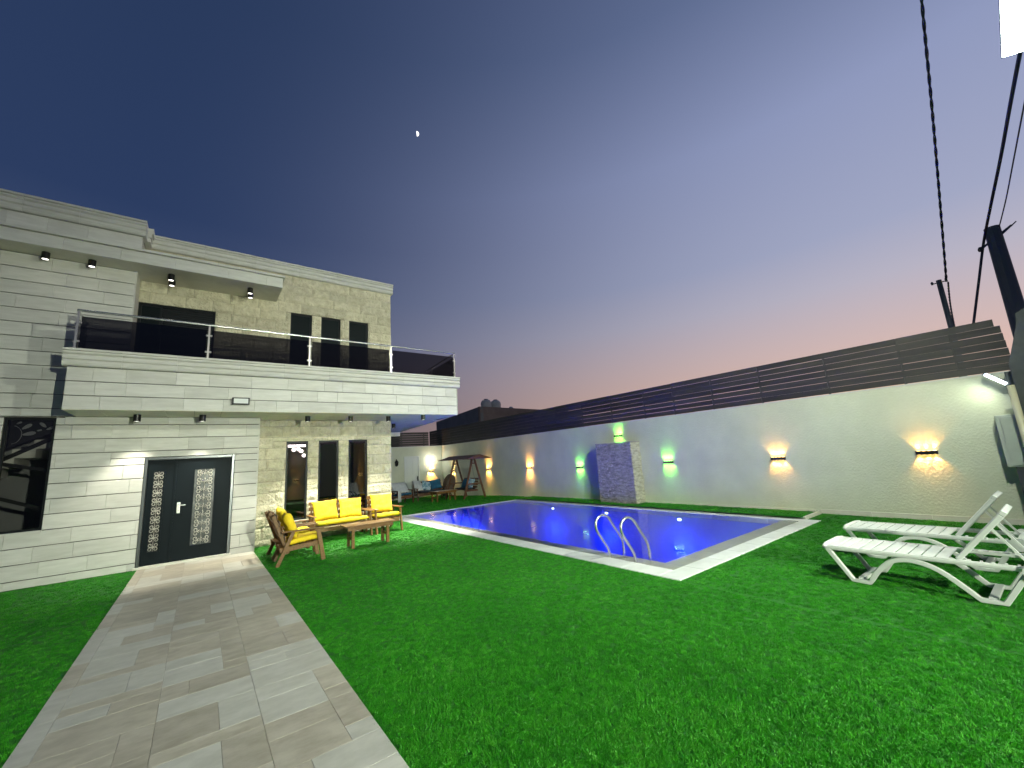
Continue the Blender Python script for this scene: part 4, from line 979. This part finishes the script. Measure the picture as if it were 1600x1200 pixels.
# white plastic loungers
def lounger(label, loc, rz):
    t = thing('sun_lounger', label, 'sun lounger', loc, rz, 'white plastic sun loungers on the lawn')
    # local: y from 0 (foot) to -1.95 (head), x across, width 0.66
    zt = 0.385
    side = [(0.02, zt), (0.035, zt - 0.03), (-0.18, 0.05), (-0.20, 0.0), (-0.37, 0.0), (-0.39, 0.035), (-0.50, 0.20), (-0.60, 0.285), (-0.72, 0.318), (-0.84, 0.30), (-0.98, 0.235), (-1.17, 0.04), (-1.22, 0.0), (-1.38, 0.0), (-1.41, 0.04), (-1.58, zt - 0.06), (-1.60, zt)]
    inner = [(-0.045, zt - 0.045), (-0.215, 0.055), (-0.35, 0.055), (-0.47, 0.245), (-0.58, 0.325), (-0.72, 0.36), (-0.86, 0.335), (-1.0, 0.27), (-1.20, 0.055), (-1.36, 0.055), (-1.53, zt - 0.045)]
    for s in (-1, 1):
        x = s * 0.31
        # leg and arch ribbons
        path_ = [(0.0, zt - 0.03), (-0.205, 0.025), (-0.36, 0.025), (-0.45, 0.17), (-0.57, 0.295), (-0.72, 0.335), (-0.87, 0.305), (-1.0, 0.235), (-1.21, 0.03), (-1.37, 0.03), (-1.56, zt - 0.04)]
        pts = catmull([(p[0], p[1]) for p in path_], 1)
        sm_ = []
        for i in range(len(path_)):
            sm_.append(path_[i])
        mb = MB(); w_ = 0.05; th = 0.023
        fine = []
        for i in range(len(sm_) - 1):
            n_ = 4 if 2 <= i <= 7 else 1
            for k in range(n_): fine.append(tuple(sm_[i][j] + (sm_[i + 1][j] - sm_[i][j]) * k / n_ for j in (0, 1)))
        fine.append(sm_[-1])
        # smooth
        for _ in range(3):
            fine = [fine[0]] + [((fine[i - 1][0] + 2 * fine[i][0] + fine[i + 1][0]) / 4, (fine[i - 1][1] + 2 * fine[i][1] + fine[i + 1][1]) / 4) if 4 < i < len(fine) - 3 else fine[i] for i in range(1, len(fine) - 1)] + [fine[-1]]
        vs = []; n_ = len(fine)
        for i, (y, z) in enumerate(fine):
            a = fine[max(i - 1, 0)]; b = fine[min(i + 1, n_ - 1)]; d = Vector((b[0] - a[0], b[1] - a[1])).normalized(); nn = Vector((-d.y, d.x)) * th
            for sx, sn in ((-1, -1), (1, -1), (1, 1), (-1, 1)): vs.append((x + sx * 0.022, y + nn.x * sn, z + nn.y * sn))
        fs = [(0, 1, 2, 3), tuple((n_ - 1) * 4 + k for k in (3, 2, 1, 0))]
        for i in range(n_ - 1):
            for k in range(4): k2 = (k + 1) % 4; fs.append((i * 4 + k, i * 4 + k2, (i + 1) * 4 + k2, (i + 1) * 4 + k))
        mb.add(vs, fs); mb.build('leg', M_PLASTIC, t, bevel=0.005)
        MB().box(x - 0.024, x + 0.024, -1.62, 0.03, zt - 0.042, zt + 0.004).build('side_rail', M_PLASTIC, t, bevel=0.01, seg=2)
    MB().tube([(-0.33, 0.02, zt - 0.015), (-0.2, 0.04, zt - 0.005), (0.2, 0.04, zt - 0.005), (0.33, 0.02, zt - 0.015)], 0.028, 8).build('foot_bar', M_PLASTIC, t, smooth=True)
    for k in range(10):
        y1 = 0.0 - k * 0.105; MB().box(-0.283, 0.283, y1 - 0.093, y1, zt - 0.012, zt + 0.004).build('seat_slat', M_PLASTIC, t, bevel=0.004)
    for yy in (-0.28, -1.29): MB().box(-0.29, 0.29, yy - 0.03, yy + 0.03, 0.03, 0.06).build('stretcher', M_PLASTIC, t)
    # backrest hinged at y=-1.08
    hy, ang, ln_ = -1.10, math.radians(51), 0.59
    Mb = Matrix.Translation((0, hy, zt)) @ Matrix.Rotation(-ang, 4, 'X')
    back = MB().box(-0.27, -0.225, -ln_, 0, -0.03, 0.015, Mb).box(0.225, 0.27, -ln_, 0, -0.03, 0.015, Mb).box(-0.27, 0.27, -ln_ - 0.05, -ln_, -0.03, 0.02, Mb).build('backrest', M_PLASTIC, t, bevel=0.006)
    for k in range(5): MB().box(-0.224, 0.224, -0.05 - k * 0.112 - 0.098, -0.05 - k * 0.112, -0.012, 0.006, Mb).build('slat', M_PLASTIC, back, bevel=0.004)
    for s in (-1, 1):
        p = Mb @ Vector((s * 0.20, -0.42, -0.03)); MB().bar(p, (s * 0.20, -1.59, zt - 0.02), 0.03, 0.02).build('support_arm', M_PLASTIC, t)
    for s in (-1, 1):
        mb = MB().box(s * 0.27 - 0.012, s * 0.27 + 0.012, -1.56, -1.12, zt - 0.03, zt - 0.006)
        for k in range(5): mb.box(s * 0.27 - 0.014, s * 0.27 + 0.014, -1.20 - k * 0.08, -1.18 - k * 0.08, zt - 0.005, zt + 0.01)
        mb.build('ratchet_rack', M_PLASTIC, t)
    MB().box(-0.31, 0.31, -1.66, -1.58, zt - 0.045, zt + 0.012).build('head_bar', M_PLASTIC, t, bevel=0.012, seg=2)
    for s in (-1, 1):
        mb = MB(); n_ = 18; c = Vector((s * 0.345, -1.60, 0.35))
        mb.tube([(c.x - 0.018, c.y, c.z), (c.x + 0.018, c.y, c.z)], 0.075, 18); mb.build('wheel', M_PLASTIC, t)
    return t
lounger('white plastic sun lounger closest to the camera with raised backrest', (6.54, 1.93, 0), -0.02)
lounger('white plastic sun lounger nearer the garden wall behind the first', (7.90, 2.06, 0), -0.03)

# ================================================================== RIGHT END
cab = thing('electrical_cabinet', 'pale grey metal cabinet at the right end of garden wall', 'cabinet', (11.0, 0.0, 0))
MB().box(0.0, 0.295, -0.75, 0.585, 1.0, 1.88).build('cabinet_body', M_CAB, cab, bevel=0.006)
MB().box(-0.018, -0.002, -0.72, 0.53, 1.03, 1.85).build('door', M_CAB, cab, bevel=0.003)
MB().box(-0.03, -0.018, -0.1, -0.06, 1.4, 1.5).build('handle', M_BLACK, cab)
MB().box(0.03, 0.29, -0.7, 0.50, 0, 0.995).build('pedestal', M_DARKST, cab)
gp = thing('sheet_metal_screen', 'dark sheet metal screen beyond the fence end at the right edge', 'screen', (10.85, 0.2, 0))
MB().prism([(0.05, 0), (0.06, 2.72), (-0.15, 3.40), (-0.16, 3.55), (-0.9, 4.0), (-1.6, 4.0), (-1.6, 0)], 0.0, 0.05, lambda u, v, t: (t, u, v)).build('panel', M_DARKST, gp)
MB().box(0.052, 0.10, -1.6, 0.02, 0, 2.6).build('rear_frame', M_DARKST, gp)
pv = thing('drain_pipe', 'pale yellowish pipe standing beside the grey cabinet', 'pipe', (10.78, 0.30, 0))
MB().tube([(0, 0.0, 0), (0, 0, 2.36)], 0.045, 12).build('pipe', M_PIPE, pv, smooth=True)
MB().lathe([(0.055, 0), (0.055, 0.08)], (0, 0, 1.25), 12).build('coupling', M_DARKST, pv)
tl = thing('tube_lamp', 'lit white tube lamp at the right end of the garden wall', 'lamp', (11.1, 0.44, 2.50))
MB().bar((0.03, 0.14, 0.14), (0.03, -0.12, -0.11), 0.05, 0.05).build('housing', M_DARKST, tl)
MB().bar((-0.005, 0.12, 0.12), (-0.005, -0.09, -0.09), 0.035, 0.045).build('tube', E_TUBE, tl)
MB().box(0.02, 0.19, -0.12, -0.07, -0.13, -0.05).box(0.0, 0.18, -0.18, -0.1, -0.1, 0.12).build('bracket', M_DARKST, tl)
light('SPOT', tl, (-0.10, 0.05, -0.04), P_TUBE, (0.9, 1.0, 0.75), (0.25, 1.0, -0.9), spot_size=math.radians(140), spot_blend=0.9, shadow_soft_size=0.08)

# utility poles and overhead lines behind the wall
up = thing('utility_pole', 'thick dark utility pole rising behind the right end of the fence', 'utility pole', (14.0, 0.02, -2))
MB().tube([(0, 0, 0), (0, 0, 8.13)], [0.20, 0.125], 12).build('pole', M_POLE, up)
MB().bar((0.0, -0.28, 8.05), (0.0, 0.22, 7.72), 0.03, 0.04).bar((0, -0.35, 8.1), (0, -0.05, 7.85), 0.02, 0.02).build('cross_bar', M_POLE, up)
MB().lathe([(0.04, 0), (0.05, 0.05), (0.03, 0.1)], (0, 0.24, 7.66), 8).build('insulator', M_DARKST, up)
up2 = thing('utility_pole', 'slim dark pole left of the thick one behind the fence', 'utility pole', (14.0, 1.02, -2))
MB().tube([(0, 0, 0), (0, 0, 7.26)], [0.06, 0.05], 10).build('pole', M_POLE, up2)
MB().bar((0.0, -0.12, 7.2), (0, 0.12, 7.2), 0.02, 0.02).lathe([(0.02, 0), (0.03, 0.05), (0.01, 0.08)], (0, -0.12, 7.2), 6).lathe([(0.02, 0), (0.03, 0.05), (0.01, 0.08)], (0, 0.12, 7.18), 6).build('cross_bar', M_POLE, up2)
def cable(label, pts, r, twist=False):
    p3 = catmull(pts, 10); mb = MB()
    if twist:
        for ph in (0, PI):
            q = []
            tot = []
            for i in range(len(p3) - 1):
                for k in range(6): tot.append(tuple(p3[i][j] + (p3[i + 1][j] - p3[i][j]) * k / 6 for j in range(3)))
            for i, p in enumerate(tot): q.append((p[0], p[1] + math.cos(i * 0.45 + ph) * r * .6, p[2] + math.sin(i * 0.45 + ph) * r * .6))
            mb.tube(q, r * 1.0, 5)
    else: mb.tube(p3, r, 6)
    o = mb.build('overhead_cable', M_CABLE, fix=False); tag(o, label, 'cable'); return o
cable('twisted overhead cable dropping to the slim pole', [(14, 0.90, 5.18), (12.3, 0.60, 6.33), (10.6, 0.30, 7.52), (9.0, 0.03, 8.65), (7.5, -0.24, 9.75)], 0.016, True)
cable('thick overhead cable passing the top of the thick pole', [(14, 0.68, 4.0), (14, 0.42, 4.98), (13.95, 0.19, 5.83), (12.5, -0.05, 6.10), (11.0, -0.31, 6.39), (9.5, -0.556, 6.69), (7.5, -0.90, 7.1)], 0.026)
cable('thin overhead cable right of the thick one', [(14, -0.07, 6.05), (12.7, -0.26, 6.2), (11.3, -0.45, 6.4), (10.0, -0.636, 6.62), (8.6, -0.84, 6.85)], 0.011)
cable('short twisted cable hanging below the slim pole top', [(14, 0.88, 5.16), (14, 0.94, 4.6), (14, 0.97, 4.0)], 0.012, True)

# floodlight on its own mast, the lamp that lights the garden
fp = thing('floodlight_mast', 'bright LED floodlight glaring at the top right corner', 'floodlight', (7.3, -2.2, 0))
FLP = Vector((6.5, -0.66, 5.78))
MB().tube([(0, 0, 0), (0, 0, 6.3)], [0.07, 0.06], 12).build('mast', M_POLE, fp)
MB().tube([(0, 0, 6.1), (-0.35, 0.85, 6.0), (-0.76, 1.60, 5.62)], 0.025, 8).build('arm', M_POLE, fp)
hd = FLP - Vector(fp.location)
dirv = Vector((-0.55, 0.40, -0.72)).normalized()
rv_ = (FLP - Vector((0, 0, 1.7))).cross(Vector((-0.057, -0.180, 0.982))).normalized()
ev_ = dirv.cross(rv_).normalized(); fv_ = ev_.cross(-dirv).normalized()
q = Matrix((ev_, fv_, -dirv)).transposed().to_4x4()
Mf = Matrix.Translation(hd) @ q
MB().box(-0.34, 0.34, -0.26, 0.26, 0.004, 0.09, Mf).build('housing', M_DARKST, fp, bevel=0.006)
MB().box(-0.325, 0.325, -0.245, 0.245, -0.004, 0.003, Mf).build('lens', E_COOL, fp)
light('SPOT', fp, tuple(hd + dirv * 0.03), P_FLOOD, COOL, (0.30, 0.94, -0.30), name='flood_light', spot_size=math.radians(152), spot_blend=1.0, shadow_soft_size=0.14)

# rear boundary wall behind the viewer, reflected in the windows
rw = thing('rear_garden_wall', 'grey plastered wall behind the viewer closing the garden', 'wall', (2, -5.0, 0))
MB().box(-11, 9.3, -0.2, 0, -0.3, 3.3).build('wall_body', M_PLASTER, rw)
for x_, z_, lb in ((4.71, 1.14, 'amber wall sconce on the rear wall reflected in left window'), (8.61, 1.19, 'amber wall sconce on the rear wall reflected in right window')):
    sconce((x_, -5.0, z_), PI, AMB, E_OR, lb, P_SCONCE * 7, 'sconces on the rear wall')
rf = thing('floodlight', 'square LED floodlight on the rear wall behind the viewer', 'floodlight', (2.8, -5.0, 2.7))
MB().box(-0.15, 0.15, 0.05, 0.10, -0.12, 0.12).build('housing', M_BLACK, rf, bevel=0.006); MB().box(-0.13, 0.13, 0.102, 0.106, -0.10, 0.10).build('lens', E_COOL, rf)
MB().box(-0.02, 0.02, 0.0, 0.05, -0.04, 0.04).build('bracket', M_BLACK, rf)
light('SPOT', rf, (0, 0.14, 0), P_REAR, COOL, (0.0, 1.0, -0.33), spot_size=math.radians(94), spot_blend=1.0, shadow_soft_size=0.09)

# neighbouring building
nbO = (19.35, 30.0, 0)
nb = thing('neighbour_house', 'flat roofed neighbouring house seen above the fence', 'building', nbO)
C_, Lf, Rt = Vector((19.35, 30, 0)), Vector((21.6, 43, 0)), Vector((34.0, 31.8, 0))
Bk = Lf + Rt - C_
def wallp(a, b, name, m, z0=-2, z1=6.3, t=0.3):
    d = (b - a).normalized(); n = Vector((-d.y, d.x, 0)) * t
    MB().prism([(a.x, a.y), (b.x, b.y), ((b + n).x, (b + n).y), ((a + n).x, (a + n).y)], z0, z1, lambda u, v, t_: (u, v, t_)).build(name, m, nb, nbO)
wallp(C_, Rt, 'front_wall', M_FARB); wallp(Lf, C_ + (Lf - C_) * 0.001, 'side_wall', M_FARS)
wallp(C_ + Vector((-0.05, -0.06, 0)), Rt, 'parapet_band', M_FARB, 5.75, 6.05, 0.03)
MB().prism([(C_.x + .4, C_.y + .4), (Rt.x, Rt.y + .4), (Bk.x, Bk.y), (Lf.x + .3, Lf.y)], 6.0, 6.1, lambda u, v, t_: (u, v, t_)).build('roof', M_FARS, nb, nbO)
for k, (x_, y_, lb) in enumerate(((20.62, 30.9, 'left pale water tank on the neighbouring roof'), (21.75, 31.0, 'right pale water tank on the neighbouring roof'))):
    t = thing('water_tank', lb, 'water tank', (x_, y_, 6.1), 0, 'water tanks on the neighbouring roof')
    MB().lathe([(0.46, 0), (0.50, 0.08), (0.47, 0.16), (0.50, 0.24), (0.47, 0.32), (0.50, 0.40), (0.48, 0.62), (0.36, 0.80), (0.2, 0.88)], (0, 0, 0.1), 22).build('tank_body', M_TANK, t, smooth=True)
    MB().lathe([(0.19, 0.97), (0.19, 1.03), (0.05, 1.05)], (0, 0, 0), 16).build('lid', M_DARKST, t)
    MB().box(-0.5, 0.5, -0.05, 0.05, 0, 0.1).build('stand', M_DARKST, t)
dz = thing('roof_clutter', 'low rounded pipes and vents on the neighbouring roof', 'roof vent', (23.6, 31.1, 6.1))
MB().lathe([(0.30, 0), (0.28, 0.25), (0.12, 0.42)], (0, 0, 0), 12).lathe([(0.2, 0), (0.2, 0.2), (0.1, 0.3)], (1.3, 0.2, 0), 12).build('vent_cowl', M_TANK, dz)

# moon
md = Vector((0.31487523, 0.67602612, 0.66621489))
mm = bpy.data.materials.new('moon_sunlit_half'); mm.use_nodes = True; nt = mm.node_tree; nt.nodes.clear()
o_ = nt.nodes.new('ShaderNodeOutputMaterial'); em = nt.nodes.new('ShaderNodeEmission'); gg = nt.nodes.new('ShaderNodeNewGeometry')
dt = nt.nodes.new('ShaderNodeVectorMath'); dt.operation = 'DOT_PRODUCT'
sd = Vector((0.80, -0.60, -0.06)).normalized(); dt.inputs[1].default_value = (0.82, -0.57, -0.02)
nt.links.new(gg.outputs['Normal'], dt.inputs[0])
trn = nt.nodes.new('ShaderNodeBsdfTransparent'); mxs = nt.nodes.new('ShaderNodeMixShader')
nt.links.new(m2(nt, 'MULTIPLY', m2(nt, 'MULTIPLY', m2(nt, 'SUBTRACT', dt.outputs['Value'], 0.05), 20.0, True), m2(nt, 'SUBTRACT', 1.0, gg.outputs['Backfacing'])), mxs.inputs[0]); em.inputs[0].default_value = (1, 0.98, 0.95, 1); em.inputs[1].default_value = 1.6  # sunlight on the moon painted as emission, unlit half left transparent
nt.links.new(trn.outputs[0], mxs.inputs[1]); nt.links.new(em.outputs[0], mxs.inputs[2]); nt.links.new(mxs.outputs[0], o_.inputs[0])
mo = thing('moon', 'small bright half moon in the dusk sky', 'moon', tuple(md * 900 + Vector((0, 0, 1.7))))
MB().lathe([(4.4 * math.sin(PI * k / 16) + 0.001, -4.4 * math.cos(PI * k / 16)) for k in range(17)], (0, 0, 0), 24).build('moon_disc', mm, mo, smooth=True)
